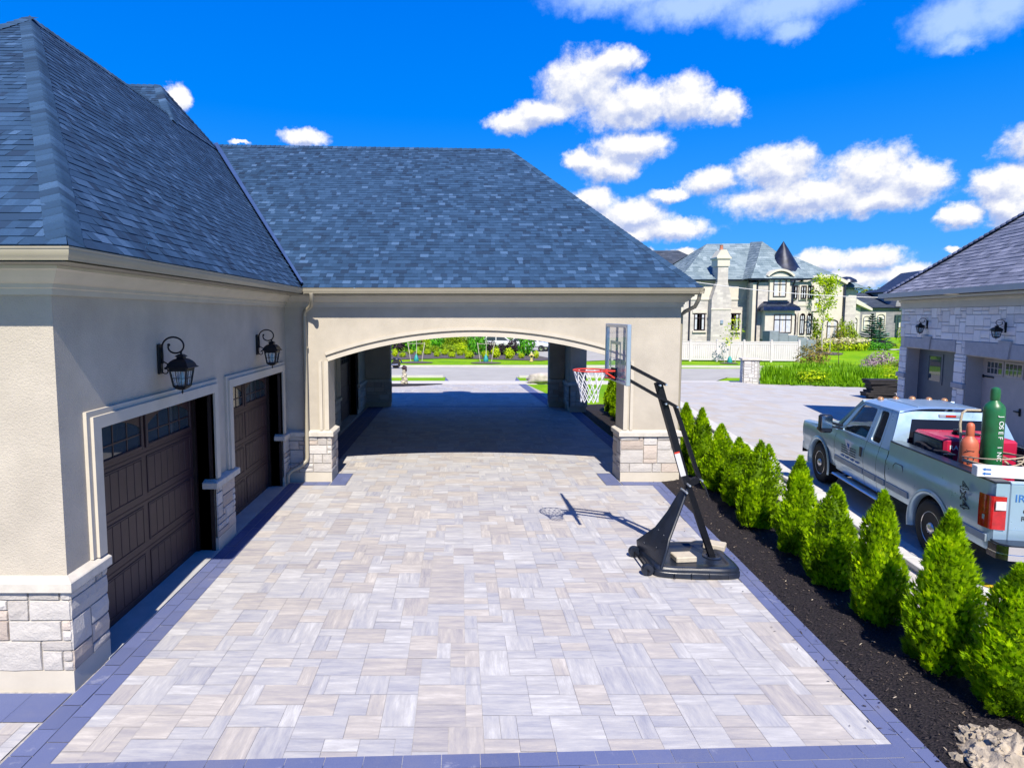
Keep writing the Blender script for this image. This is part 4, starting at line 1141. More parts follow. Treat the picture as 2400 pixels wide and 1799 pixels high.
# ------------------------------------------------------------ kerb wall, rubble, sacks
kw = thing('kerb_wall', 'low wall of pale grey blocks between the arborvitae hedge and the neighbour drive', 'low wall', (wallx(10), 10, 0), world=True)
dirv = V((.142,1,0)).normalized(); sidev = V((1,-.142,0)).normalized()
y = 2.0
m = MB(); m2 = MB()
while y < 24:
    a = V((wallx(y), y, 0)); L = .58
    for (mm, z0, z1, o0, w) in ((m, -.05, .075, .03, .33), (m2, .078, .145, 0, .39)):
        T_ = Matrix(((sidev.x, dirv.x, 0, a.x), (sidev.y, dirv.y, 0, a.y), (0,0,1,0), (0,0,0,1)))
        mm.T = T_; mm.rbox(o0, o0+w, .004, L-.004, z0, z1, .008); mm.T = None
    y += L*dirv.y
m.build('block_course', MT['block'], kw); m2.build('coping', MT['white_conc'], kw)
m = MB()
def mound(a, b):
    th = 2*math.pi*a; r = b
    x = 4.47+.42*r*math.cos(th); y = 4.42+.46*r*math.sin(th)
    h = max(0, 1-r**1.6)*.20
    n1 = mnoise.noise(V((x*9, y*9, 2))); n2 = mnoise.noise(V((x*24, y*24, 5)))
    return (x, y, .02+h+(.07*n1+.06*n2)*(1.1-r*.6))
grid_fn(m, mound, 90, 40)
rr = random.Random(5)
for k in range(70):
    th = rr.random()*6.28; r = rr.random()**.6*.46; x = 4.47+r*math.cos(th); y = 4.42+r*1.05*math.sin(th)
    m.blob((x, y, .02+max(0, 1-(r/.45)**1.6)*.19), rr.uniform(.012,.05), 6, 1.1, k, None, (1,1.2,.7), 2.6)
tag(m.build('soil_mound', MT['rubble'], None, 35), 'heap of dry pale clods on the black mulch in the lower right corner', 'soil heap')
def sack(name, loc, rz, ln, w, h, lab, seed, print_=True):
    m = MB()
    def fn(a, b):
        th = 2*math.pi*a; u = b*2-1
        ww = w*(1-abs(u)**6*.25); hh = h*(1-abs(u)**3*.92)
        x = u*ln; y = ww*math.cos(th); z = hh*math.sin(th)*.9
        k = .02*mnoise.noise(V((x*9+seed, y*9, z*9)))
        return (x, y+k, max(-h*.55, z+k)+h*.55)
    grid_fn(m, fn, 24, 22, flip=True)
    o = m.build(name, MT['white_bag'], None, 60); o.location = loc; o.rotation_euler = (0, 0, rz)
    tag(o, lab, 'sack', 'white cement sacks by the hedge')
    if print_:
        m = MB(); grid_fn(m, lambda a, b: (-.14+.28*a, -.07+.13*b, h*1.43+.012*mnoise.noise(V((a*3, b*3, seed)))+.016-.3*abs(b-.5)**2*h*2), 6, 4)
        p = m.build('yellow_print', MT['yellow_print'], o)
    return o
sack('cement_sack', (6.78,7.42,.03), 1.95, .33, .17, .075, 'white sack with yellow print lying behind the hedge, below the truck bumper', 1)
sack('cement_sack', (6.40,6.92,.03), 1.6, .27, .16, .08, 'small crumpled white sack in the middle of the three behind the hedge', 2)
sack('cement_sack', (6.0,6.35,.02), 1.8, .30, .16, .06, 'plain white sack nearest the camera behind the hedge', 3, False)
# ------------------------------------------------------------ pickup truck
HA = math.atan2(.982, .188)
truck = thing('pickup_truck', 'dusty silver extended cab pickup with welding gear in its bed, parked beyond the hedge', 'pickup truck', (7.794, 8.285, .10), HA)
def prof(z, pts):
    for (z0, y0), (z1, y1) in zip(pts[:-1], pts[1:]):
        if z <= z1: return y0+(y1-y0)*max(0, (z-z0)/(z1-z0))
    return pts[-1][1]
SIDE = [(.35,.90),(.48,.945),(.62,.975),(.80,.985),(.84,.998),(1.00,1.0),(1.12,.99),(1.165,.968),(1.25,.955),(1.42,.945)]
def side_panel(m, x0, x1, zb, zt, s, arch=None, nx=40, nz=14, rnd=0.0):
    def fn(a, b):
        x = x0+(x1-x0)*a
        lo = zb(x) if callable(zb) else zb; hi = zt(x) if callable(zt) else zt
        if arch:
            xc, zc, rr_ = arch
            if abs(x-xc) < rr_: lo = max(lo, zc+math.sqrt(rr_*rr_-(x-xc)**2))
        z = lo+(hi-lo)*b
        y = prof(z, SIDE)
        if rnd: y -= rnd*max(0, 1-(x-x0)/.12)**2+0
        return (x, y*s, z)
    grid_fn(m, fn, nx, nz, flip=(s > 0))
PA = MT['paint']
for s in (1, -1):
    m = MB(); side_panel(m, -1.24, 1.285, .56, 1.42, s, (0,.41,.485), 90, rnd=.05)
    m.add([(-1.24,.935*s,.60),(-1.24,.935*s,1.42),(-1.24,.79*s,1.42),(-1.24,.79*s,.60)], [(0,1,2,3)] if s < 0 else [(3,2,1,0)])
    m.add([(1.285,.95*s,.56),(1.285,.94*s,1.42),(1.285,.79*s,1.42),(1.285,.79*s,.56)], [(3,2,1,0)] if s < 0 else [(0,1,2,3)])
    bs_ = m.build('bed_side', PA, truck, 50)
    for xa, xb in ((-1.20,-.60),(.60,1.27)):
        m = MB(); m.rbox(xa, xb, min(.975*s,.996*s), max(.975*s,.996*s), .66, .76, .006); m.build('side_moulding', MT['moulding'], bs_)
    m = MB(); m.rbox(-1.23, 1.27, min(.77*s,.955*s), max(.77*s,.955*s), 1.415, 1.445, .008); m.build('rail_cap', MT['black_plastic'], bs_)
    m = MB()
    if s > 0:
        m.tube([(.80,.993,1.13),(1.0,.99,1.13),(1.05,.993,1.08),(1.05,.993,.92),(1.0,.993,.87),(.80,.993,.87),(.77,.993,.92),(.77,.993,1.08)], .006, 5, closed=True)
        m.build('fuel_door', MT['black_plastic'], bs_)
    m = MB(); side_panel(m, 3.275, 4.93, .52, lambda x: 1.25-.10*max(0, (x-3.4)/1.53), s, (4.01,.41,.485), 70)
    def ftop(a, b):
        x = 3.275+1.655*a; z = 1.25-.10*max(0, (x-3.4)/1.53); y = prof(z, SIDE)
        return (x, s*(y-.11*b), z+.025*math.sin(b*1.57))
    grid_fn(m, ftop, 20, 4, flip=(s > 0))
    m.build('front_fender', PA, truck, 50)
    for xc in (0, 4.01):
        m = MB()
        def flare(a, b):
            th = rad(-14+208*a); rr_ = .475+.095*b
            y = .985+.036*math.sin(min(1, b*1.15)*math.pi*.82)+(.0 if b > 0 else -.06)
            return (xc+rr_*math.cos(th), s*y, .41+rr_*math.sin(th))
        grid_fn(m, flare, 40, 8, flip=(s < 0)); m.build('wheel_arch', PA, truck, 60)
        m = MB()
        def liner(a, b):
            th = rad(-12+204*a); return (xc+.49*math.cos(th), s*(.965-.42*b), .41+.49*math.sin(th))
        grid_fn(m, liner, 24, 2); m.add([(xc-.52,.55*s,.35),(xc+.52,.55*s,.35),(xc+.52,.55*s,1.0),(xc-.52,.55*s,1.0)], [(0,1,2,3)]); m.build('wheel_well', MT['rubber'], truck)
    # cab side: quarter panel, rear half door, front door
    for nm, x0, x1, zb in (('cab_corner',1.305,1.60,.50), ('rear_door',1.608,2.06,.47), ('front_door',2.068,3.267,.47)):
        m = MB(); side_panel(m, x0, x1, zb, 1.262, s, None, 12)
        yo = lambda z: .945-(z-1.262)*.345
        def q(pts):
            vs = [(x, s*yo(z), z) for x, z in pts]; n_ = len(vs)
            vs += [(x, s*(yo(z)-.035), z) for x, z in pts]
            fs = [tuple(range(n_)), tuple(reversed(range(n_, 2*n_)))]+[(i, (i+1) % n_, n_+(i+1) % n_, n_+i) for i in range(n_)]
            m.add(vs, [f if s < 0 else f[::-1] for f in fs])
        def hole(quad, win, rc=.05):                            # panel with a round cornered opening
            q0 = [V((a, b, 0)) for a, b in quad]; w0 = [V((a, b, 0)) for a, b in win]
            loop = []; outer = []
            for i in range(4):
                p = w0[i]; a = (w0[i-1]-p).normalized(); b = (w0[(i+1) % 4]-p).normalized()
                for k in range(5):
                    t = k/4; loop.append((p+a*rc*(1-t)**2+b*rc*t**2)); outer.append(q0[i])
            n_ = len(loop)
            def P3(p, dd): return (p.x, s*(yo(p.y)-dd), p.y)
            vs = [P3(p, 0) for p in outer]+[P3(p, 0) for p in loop]+[P3(p, .03) for p in loop]
            fs = []
            for i in range(n_):
                j = (i+1) % n_
                if (outer[i]-outer[j]).length > 1e-6: fs.append((i, j, n_+j, n_+i))
                else: fs.append((i, n_+j, n_+i))
                fs.append((n_+i, n_+j, 2*n_+j, 2*n_+i))
            m.add(vs, [f if s > 0 else f[::-1] for f in fs])
            return loop
        loop = None
        if nm == 'cab_corner': q([(1.305,1.262),(1.60,1.262),(1.72,1.90),(1.50,1.90)])
        if nm == 'rear_door': loop = hole([(1.608,1.262),(2.06,1.262),(2.10,1.90),(1.728,1.90)], [(1.66,1.30),(1.985,1.30),(2.03,1.835),(1.765,1.835)], .07)
        if nm == 'front_door': loop = hole([(2.068,1.262),(3.267,1.262),(2.76,1.90),(2.108,1.90)], [(2.15,1.30),(3.10,1.285),(2.715,1.835),(2.18,1.835)], .05)
        d_ = m.build(nm, PA, truck, 35)
        m = MB(); m.rbox(x0+.01, x1-.01, min(.97*s,.998*s), max(.97*s,.998*s), .66, .76, .006); m.build('side_moulding', MT['moulding'], d_)
        if loop:
            m = MB(); m.add([(p.x, s*(yo(p.y)-.022), p.y) for p in loop], [tuple(range(len(loop)))])
            m.build('window', MT['truck_glass'] if nm == 'rear_door' else MT['cab_glass'], d_)
        if nm == 'front_door':
            m = MB(); m.rbox(2.13, 2.20, min(.985*s,1.012*s), max(.985*s,1.012*s), .96, 1.14, .008); m.build('handle', MT['black_plastic'], d_)
            if s > 0:
                m = MB(); m.add([(2.82,1.003,1.16),(2.52,1.003,1.14),(2.60,1.006,.90),(2.72,1.006,1.02)], [(0,1,2,3)]); m.build('decal', MT['white_text'], d_)
                m = MB()
                m.add([(2.72,1.007,1.10),(2.60,1.007,1.09),(2.62,1.008,1.0)], [(0,1,2)])
                for k in range(4): m.add([(2.95-.2*k,1.0055,.845),(2.80-.2*k,1.0055,.842),(2.80-.2*k,1.0055,.81),(2.95-.2*k,1.0055,.813)], [(0,1,2,3)])
                m.build('decal', MT['blue_text'], d_)
                m = MB()
                for k in range(4):
                    zz = 1.03-.045*k
                    for j in range(7): m.box(2.93-.085*j-.06-.01*(k % 2), 2.93-.085*j, 1.0, 1.0065, zz-.006, zz+.006)
                m.build('small_print', MT['black_text'], d_)
    m = MB(); m.rbox(1.35, 3.15, min(.93*s,1.08*s), max(.93*s,1.08*s), .385, .43, .02); m.build('running_board', MT['alu'], truck)
    for x in (1.6, 2.9):
        m = MB(); m.bar((x,.7*s,.45),(x,1.0*s,.40),.05,.03); m.build('step_bracket', MT['black_metal'], truck)
    m = MB(); m.bar((3.10,.93*s,1.36),(3.16,1.12*s,1.40),.05,.05); m.bar((3.10,.93*s,1.30),(3.16,1.12*s,1.33),.04,.04)
    m.rbox(3.10, 3.25, min(1.10*s,1.33*s), max(1.10*s,1.33*s), 1.20, 1.56, .035); mr = m.build('mirror', MT['black_plastic'], truck, 40)
    m = MB(); m.rbox(3.092, 3.099, min(1.12*s,1.31*s), max(1.12*s,1.31*s), 1.30, 1.53, .003); m.build('mirror_glass', MT['chrome'], mr)
    m = MB(); m.rbox(3.22, 3.258, min(1.14*s,1.335*s), max(1.14*s,1.335*s), 1.24, 1.30, .004); m.build('turn_lens', MT['amber'], mr)
    # tail light wraps the rear corner
    m = MB()
    def tl(a, b):
        z = .84+.42*b; w = 1-.25*abs(b-.55)**2*2
        if a < .55: x = -1.05-.19*(a/.55); y = .992-.03*(a/.55)**2
        else: x = -1.242-.018*math.sin((a-.55)/.45*1.57); y = .962-.15*(a-.55)/.45
        x2 = x if a > .1 else x-.05*(1-w)
        return (x2, s*(y+.012), z)
    grid_fn(m, tl, 16, 10, flip=(s < 0)); tlo = m.build('tail_light', MT['tail_red'], truck, 60)
    m = MB(); m.rbox(-1.272, -1.262, min(.83*s,.945*s), max(.83*s,.945*s), 1.09, 1.20, .004); m.build('reverse_lens', MT['tail_white'], tlo)
# bed, tailgate, bumper
m = MB(); m.box(-1.2, 1.27, -.78, .78, .72, .75); m.box(-1.2, 1.27, .76, .785, .75, 1.41); m.box(-1.2, 1.27, -.785, -.76, .75, 1.41); m.box(1.24, 1.275, -.78, .78, .75, 1.41)
m.rbox(-.45, .45, .55, .775, .75, .98, .04); m.rbox(-.45, .45, -.775, -.55, .75, .98, .04); m.build('bed_liner', MT['black_plastic'], truck)
m = MB(); m.rbox(-1.245, -1.19, -.785, .785, .70, 1.42, .012); m.box(-1.2475, -1.244, -.76, .76, .845, .85); m.rbox(-1.25, -1.15, -.785, .785, 1.412, 1.44, .008)
tg = m.build('tailgate', PA, truck)
Mt = frame((-1.2475, 0, 0), (0,-1,0), (0,0,1), (-1,0,0))
for body, y, z, sz, mt in (('IRPINIA', .735, 1.20, .135, 'blue_text'), ('69 INDUS', .64, 1.06, .085, 'black_text'), ('RICHMOND', .655, .965, .085, 'black_text'), ('905', .46, .775+.09, .10, 'blue_text')):
    text('lettering', body, sz, MT[mt], tg, Mt @ Matrix.Translation((-y, z, .0005)))
m = MB(); o_ = [(-1.25,1.0),(-1.40,.99),(-1.47,.90),(-1.49,.5),(-1.49,-.5),(-1.47,-.90),(-1.40,-.99),(-1.25,-1.0)]
m.prism(o_, 'z', .53, .60); m.prism([(x*(1 if x > -1.3 else .992)-0, y*.99) for x, y in o_], 'z', .60, .70); bp = m.build('rear_bumper', MT['chrome'], truck, 30)
m = MB(); m.prism([(x*.985, y*.96) for x, y in o_], 'z', .701, .715)
for k in range(24): m.box(-1.44, -1.27, -.60+.05*k, -.58+.05*k, .715, .722)
m.build('step_pad', MT['black_plastic'], bp)
m = MB(); m.box(-1.2, 4.7, .38, .5, .42, .6); m.box(-1.2, 4.7, -.5, -.38, .42, .6); m.tube([(0,-.7,.41),(0,.7,.41)], .06, 10); m.tube([(4.01,-.7,.41),(4.01,.7,.41)], .05, 10); m.blob((0,.1,.41), .17, 8, 0); m.build('chassis', MT['black_metal'], truck)
m = MB(); m.box(1.31, 3.3, -.9, .9, .5, .62); m.box(3.25, 3.4, -.86, .86, .6, 1.24); m.rbox(3.05, 3.3, -.86, .86, .9, 1.22, .04)
for s in (-.4, .4): m.rbox(2.05, 2.55, s-.27, s+.27, .62, .98, .06); m.rbox(1.98, 2.15, s-.26, s+.26, .95, 1.45, .06); m.rbox(2.0, 2.09, s-.13, s+.13, 1.45, 1.64, .03)
m.rbox(1.38, 1.55, -.75, .75, .7, 1.32, .05); m.build('seats', MT['cloth_black'], truck)
m = MB(); m.tube([(2.92+.06*math.sin(a*.39), .4+.18*math.cos(a*.39), 1.20+.17*math.sin(a*.39)) for a in range(16)], .014, 6, closed=True); m.tube([(3.06,.4,1.12),(2.92,.4,1.20)], .02, 6); m.build('steering_wheel', MT['black_plastic'], truck)
# roof, rear wall with window, windscreen
m = MB()
def roof(a, b):
    x = 1.47+1.30*a; y = -.735+1.47*b; e = abs(y)/.735
    z = 1.895+.085*(1-e**3.2)-.035*max(0, (a-.75)/.25)**2*(1-e)-.02*max(0, (.12-a)/.12)**2
    return (x, y, z)
grid_fn(m, roof, 26, 24)
for y in (-.42,-.14,.14,.42): m.rbox(1.58, 2.6, y-.008, y+.008, 1.955+.02*(1-abs(y)), 1.962+.02*(1-abs(y)), .002)
m.build('roof', PA, truck, 60)
def rearwall(p, q):                                             # p across, q up
    return (1.312+.185*q**1.3, (.945-.215*q)*(p*2-1), 1.262+.645*q)
m = MB()
def strip(p0, p1, q0, q1, n=6, d=0): grid_fn(m, lambda a, b: (rearwall(p0+(p1-p0)*a, q0+(q1-q0)*b)[0]+d,)+rearwall(p0+(p1-p0)*a, q0+(q1-q0)*b)[1:], n, n, flip=True)
strip(0,1,0,.10); strip(0,1,.80,1.0); strip(0,.13,.10,.80); strip(.87,1,.10,.80)
m.box(1.31, 1.33, -.93, .93, .56, 1.262); m.build('cab_back', PA, truck, 60)
m = MB(); strip(.12,.88,.09,.81,8,.022); m.build('rear_window', MT['truck_glass'], truck)
m = MB(); m.mi = 0; c = rearwall(.5,.90); m.rbox(c[0]-.022, c[0]+.01, -.17, .17, c[2]-.028, c[2]+.028, .008); cb = m.build('brake_lamp', MT['alu'], truck)
m = MB(); m.rbox(c[0]-.028, c[0]-.018, -.075, .075, c[2]-.018, c[2]+.018, .003); m.build('red_lens', MT['tail_red'], cb)
m = MB(); grid_fn(m, lambda a, b: (2.76+.74*b, (.715+.14*b)*(a*2-1), 1.895-.62*b+.05*math.sin(a*3.14)*(1-b)), 10, 8); m.build('windscreen', MT['cab_glass'], truck, 60)
for s in (1,-1):
    m = MB(); m.bar((2.74,.725*s,1.90),(3.50,.875*s,1.26),.05,.06); m.build('front_pillar', PA, truck)
m = MB(); grid_fn(m, lambda a, b: (3.47+1.47*a, (.885-.03*a)*(b*2-1), 1.265-.10*a-.05*a*a+.035*math.cos((b-.5)*3.0)+(.02 if .2 < abs(b-.5) < .36 else 0)), 20, 24); m.build('hood', PA, truck, 60)
m = MB(); m.rbox(4.88, 4.96, -.80, .80, .66, 1.12, .03); m.build('grille', MT['chrome'], truck)
m = MB()
for k in range(3): m.rbox(4.955, 4.975, -.55, .55, .72+.13*k, .80+.13*k, .01)
m.build('grille_slat', MT['black_plastic'], truck)
for s in (1,-1):
    m = MB(); m.rbox(4.80, 4.97, min(.62*s,.985*s), max(.62*s,.985*s), .80, 1.12, .03); h_ = m.build('headlight', MT['tail_white'], truck)
    m = MB(); m.rbox(4.76, 4.93, min(.94*s,.997*s), max(.94*s,.997*s), .84, 1.05, .012); m.build('side_lens', MT['amber'], h_)
m = MB(); m.prism([(4.90,-1.0),(5.02,-.95),(5.08,-.5),(5.08,.5),(5.02,.95),(4.90,1.0)], 'z', .45, .68); m.build('front_bumper', MT['chrome'], truck)
for y in (-.52,-.27,0,.27,.52):
    m = MB(); m.lathe([(.055,0),(.05,.02),(.03,.045),(0,.05)], (2.62, y, 1.945+.028*(1-abs(y)/.7)), 12); m.build('roof_marker_light', MT['amber'], truck, 60)
# wheels
wt = MB(); w_ = .275
wt.lathe([(.235,-.12),(.27,-.135),(.35,-.137),(.385,-.125),(.405,-.10),(.41,-.05),(.41,.05),(.405,.10),(.385,.125),(.35,.137),(.27,.135),(.235,.12)], (0,0,0), 40, axis='y')
for k in range(44):
    a = 2*math.pi*k/44
    for (y0, y1, sk) in ((-.11,-.03,.02),(.03,.11,-.02)):
        r0, r1 = .405, .417; da = .045
        vs = [(r*math.cos(a+t+ (sk if y == y1 else 0)), y, r*math.sin(a+t+(sk if y == y1 else 0))) for y in (y0, y1) for t in (-da, da) for r in (r0, r1)]
        wt.add(vs, [(1,3,7,5),(0,1,5,4),(2,6,7,3),(0,2,3,1),(4,5,7,6)])
tyre_me = wt.mesh('tyre', MT['rubber'], 40)
wr = MB(); wr.lathe([(.24,-.115),(.235,-.06),(.22,-.03),(.0,-.03)], (0,0,0), 36, axis='y'); wr.lathe([(.24,.11),(.246,.12),(.236,.125),(.215,.105),(.21,.03),(.0,.02)], (0,0,0), 36, axis='y')
for k in range(5):
    a0 = 2*math.pi*k/5
    vs = []
    for (r, hw, y) in ((.07,.055,.085),(.13,.05,.10),(.215,.075,.115)):
        for t in (-hw, hw):
            c_, s_ = math.cos(a0), math.sin(a0)
            vs.append((c_*r-s_*t, y, s_*r+c_*t)); vs.append((c_*r-s_*t*1.15, y-.05, s_*r+c_*t*1.15))
    wr.add(vs, [(0,4,6,2)[::-1],(4,8,10,6)[::-1],(0,1,5,4)[::-1],(4,5,9,8)[::-1],(2,6,7,3)[::-1],(6,10,11,7)[::-1]])
wr.lathe([(.085,.06),(.085,.115),(.075,.13),(.05,.15),(0,.155)], (0,0,0), 20, axis='y')
for k in range(8):
    a = 2*math.pi*(k+.5)/8; wr.lathe([(.012,.08),(.012,.135),(0,.14)], (.068*math.cos(a), 0, .068*math.sin(a)), 6, axis='y')
rim_me = wr.mesh('rim', MT['rim_alloy'], 35)
for (x, s) in ((0,1),(0,-1),(4.01,1),(4.01,-1)):
    w = bpy.data.objects.new('wheel', None); COL.objects.link(w); w.parent = truck; w.empty_display_size = .1
    w.location = (x, s*.845, .41); w.rotation_euler = (0, R.random()*6, 0 if s < 0 else 0)
    if s < 0: w.rotation_euler = (0, R.random()*6, math.pi)
    link('tyre', tyre_me, w); link('rim', rim_me, w)
# '4x4' outline on the bed side, tipped on end
text('lettering', '4x4', .25, MT['black_text'], truck, frame((-.66, .993, 1.30), (-.12,0,-.99), (-.99,0,.12), (0,1,0)) @ Matrix.Translation((0,0,.012)))

# ------------------------------------------------------------ what the truck carries
TM4 = Matrix.Translation(truck.location) @ Matrix.Rotation(HA, 4, 'Z')
def cargo(name, label, cat, loc, rz=0, group=None):
    return thing(name, label, cat, TM4 @ V(loc), HA+rz, group)
FLOOR = .752
def cylinder(label, loc, r, h, mat, words, wmat, wsize, wz, wa, group):
    t = cargo('gas_cylinder', label, 'gas cylinder', loc, 0, group)
    m = MB(); sh = h-.34
    m.lathe([(r*.9,0),(r,.02),(r,sh),(r*.97,sh+.05),(r*.82,sh+.10),(r*.5,sh+.14),(r*.42,sh+.16)], (0,0,0), 32); m.build('cylinder_body', mat, t, 40)
    m = MB(); m.lathe([(r*.42,sh+.15),(r*.46,sh+.16),(r*.46,sh+.28),(r*.40,sh+.32),(r*.2,sh+.34),(0,sh+.345)], (0,0,0), 20); m.build('valve_cap', mat, t, 40)
    # stencilled letters, one above the other along the side
    cu = wsize*.78; lt = len(words)
    for i, ch in enumerate(words):
        if ch == ' ': continue
        z = wz-i*cu
        n_ = V((math.cos(wa), math.sin(wa), 0)); u_ = V((0,0,-1)); v_ = n_.cross(u_)
        text('lettering', ch, wsize, wmat, t, frame(V((0,0,z))+n_*(r+.001)-v_*wsize*.35, u_, v_, n_))
    return t
cylinder('tall rust streaked green gas cylinder with white letters in the truck bed', (-.05,.30,FLOOR), .124, 1.74, MT['green_paint'], 'JOSEF INC', MT['white_text'], .092, 1.355, rad(192), 'gas cylinders roped up in the truck bed')
cylinder('short salmon orange gas cylinder with black letters in the truck bed', (-.17,.645,FLOOR), .105, 1.25, MT['orange_paint'], 'JOSEF', MT['black_text'], .10, .88, rad(165), 'gas cylinders roped up in the truck bed')
w = cargo('welder_generator', 'red engine driven welder with black side panel in the truck bed behind the cab', 'welder', (.85,.16,FLOOR))
m = MB(); m.rbox(-.42,.42,-.50,.46,.06,.90,.035); m.build('housing', MT['pink_red'], w)
m = MB(); m.rbox(-.36,.40,.457,.47,.10,.86,.02); m.rbox(-.36,.0,.47,.477,.55,.80,.004); m.build('control_panel', MT['black_plastic'], w)
m = MB(); m.box(-.40,-.34,-.45,.45,0,.06); m.box(.34,.40,-.45,.45,0,.06); m.build('skid', MT['black_metal'], w)
m = MB(); m.rbox(-.425,-.418,-.10,.44,.10,.36,.003); m.build('name_plate', MT['tail_red'], w)
m = MB(); m.tube([(0,.1,.90),(0,.1,.96),(-.12,.1,.98)], .03, 8); m.rbox(-.1,.1,-.2,.1,.90,.93,.01); m.build('exhaust', MT['black_metal'], w)
FR = frame((-.4255, 0, 0), (0,-1,0), (0,0,1), (-1,0,0))
text('lettering', 'RANGER', .095, MT['white_text'], w, FR @ Matrix.Translation((-.40,.74,0)))
text('lettering', 'LINCOLN', .085, MT['white_text'], w, FR @ Matrix.Translation((-.42,.25,.0005)))
text('lettering', 'ELECTRIC', .055, MT['white_text'], w, FR @ Matrix.Translation((-.40,.16,.0005)))
m = MB()
def drape(a, b):
    x = .10+.98*a; f = .016*math.sin(a*34)+.010*math.sin(a*57+1)
    return (x, .685+f*(.3+b)+.02*b, 1.46-.44*b+.02*math.sin(a*9))
def drape2(a, b):
    p = drape(a, 0); return (p[0], .685-.05*b+.006*math.sin(a*34)*(1-b), p[2]+.02*math.sin(b*3.1))
grid_fn(m, drape, 90, 8); grid_fn(m, drape2, 90, 4)
o = m.build('black_cloth', MT['cloth_black'], None, 60); o.matrix_world = TM4; tag(o, 'folded black cloth draped over gear along the near side of the truck bed', 'cloth')
d = cargo('cylinder_cart', 'worn steel hand cart frame standing round the gas cylinders in the truck bed', 'hand cart', (-.02,.50,FLOOR))
m = MB()
m.tube([(.02,.20,.02),(.02,.17,.62),(.02,.15,.88),(.04,.17,1.20),(.04,.15,1.36),(.04,.10,1.40),(.04,-.2,1.40),(.04,-.28,1.38),(.04,-.31,1.30),(.02,-.34,.62),(.02,-.38,.02)], .017, 8); m.build('handle_frame', MT['rope'], d, 60)
m = MB(); m.rbox(-.46,.02,-.42,.22,.0,.015,.004); m.tube([(-.05,-.36,.70),(-.3,-.50,.55),(-.42,-.52,.1)], .016, 8); m.tube([(-.5,-.55,.02),(-.5,-.60,.72)], .018, 8); m.tube([(-.56,.12,.02),(-.56,.06,.70)], .014, 8); m.build('cart_base', MT['rope'], d)
m = MB()
for k in range(4):
    zz = .70+.035*k; pts = []
    for j in range(29):
        a = 2*math.pi*j/28
        pts.append((-.22+.36*math.cos(a)+.02*math.sin(3*a+k), -.09+.33*math.sin(a), zz+.05*math.sin(a+k*1.4)))
    m.tube(pts, .010, 6)
m.tube([(-.2,-.40,.74),(-.35,-.75,.80),(-.5,-1.1,.78),(-.5,-1.34,.66)], .011, 6); m.tube([(.0,.22,.76),(.3,.20,.70)], .010, 6)
o = m.build('rope', MT['rope'], None, 60); o.matrix_world = Matrix.Translation(TM4 @ V((-.02,.50,FLOOR))) @ Matrix.Rotation(HA,4,'Z'); tag(o, 'pale rope wound round the gas cylinders in the truck bed', 'rope')
b = cargo('bucket', 'white lidded plastic bucket at the tail of the truck bed', 'bucket', (-.98,.02,FLOOR))
m = MB(); m.lathe([(.13,0),(.135,.01),(.15,.34),(.155,.345),(.155,.36),(.148,.365)], (0,0,0), 28); m.build('pail', MT['white_paint'], b, 40)
m = MB(); m.lathe([(.162,.60-.26),(.165,.38),(.15,.385),(.14,.378),(0,.378)], (0,0,0), 28); m.build('lid', MT['white_paint'], b, 40)
m = MB(); m.blob((0,0,.12), .13, 9, .35, 4, None, (1,1.2,1)); m.blob((.12,-.05,.10), .10, 8, .35, 9)
o = m.build('blue_bag', pm('blue_plastic', (.06,.20,.55), .35, .2, 6, .4, 14), None, 60); o.matrix_world = TM4 @ Matrix.Translation((-.72,-.05,FLOOR+.50)); tag(o, 'crumpled pale blue plastic bag lying on gear in the truck bed', 'bag')
m = MB(); m.rbox(-.17,.17,-.2,.2,-.02,.47,.02); o = m.build('tool_box', MT['black_plastic']); o.matrix_world = TM4 @ Matrix.Translation((-.70,-.06,FLOOR+.022)); tag(o, 'black tool chest in the truck bed under a blue bag', 'tool chest')
bo = cargo('long_carton', 'long white carton with blue arrows lying across the truck tailgate', 'carton', (-1.07,.10,1.446), rad(-7))
m = MB(); m.rbox(-.07,.07,-.93,.93,0,.135,.006); m.build('box', MT['white_paint'], bo)
m = MB()
for y in (.83,.33,-.2,-.7):
    for z in (.045,.10):
        m.add([(-.0715,y+.05,z),(-.0715,y+.015,z+.022),(-.0715,y+.015,z-.022)], [(0,1,2)]); m.box(-.0715,-.0705,y-.045,y+.015,z-.010,z+.010)
m.build('printed_arrow', MT['blue_text'], bo)

# ------------------------------------------------------------ the neighbour's garage
NA = rad(166.3)
ng = thing('stone_garage', 'grey stone garage with hip roof and taupe doors behind the truck', 'garage', (14.03,19.0,.08), NA)
H0 = 3.98; NL = 11.0
m = MB(); Z_ = lambda y0, y1, z0, z1: m.box(-.4, 0, y0, y1, z0, z1)
Z_(0,.45,-.1,H0); Z_(.45,3.10,2.55,H0); Z_(3.10,3.62,-.1,H0); Z_(3.62,6.7,2.50,H0); Z_(6.7,NL,-.1,H0)
m.box(-8, -.4, 0, .3, -.1, H0); m.box(-8, -.4, NL-.3, NL, -.1, H0); m.box(-8, -7.7, .3, NL-.3, -.1, H0)
m.build('wall', MT['cream'], ng)
rn = random.Random(3)
def npan(y0, y1, z0, z1):
    m = MB(); sz = [(4,2),(5,2),(3,2),(6,2),(4,3),(3,3),(3,1),(4,1),(2,2)]
    stone_panel(m, (0,y0,z0), (0,1,0), (1,0,0), y1-y0, z1-z0, .095, .03, sz, 0, rn, .2)
    m.build('stone_facing', [MT['stone_neigh'], MT['mortar_neigh']], ng)
npan(0,.45,0,2.55); npan(3.10,3.62,0,2.50); npan(6.7,NL,0,2.5)
npan(0,NL,2.86,3.74)
npan(3.14,3.58,2.5,2.86)
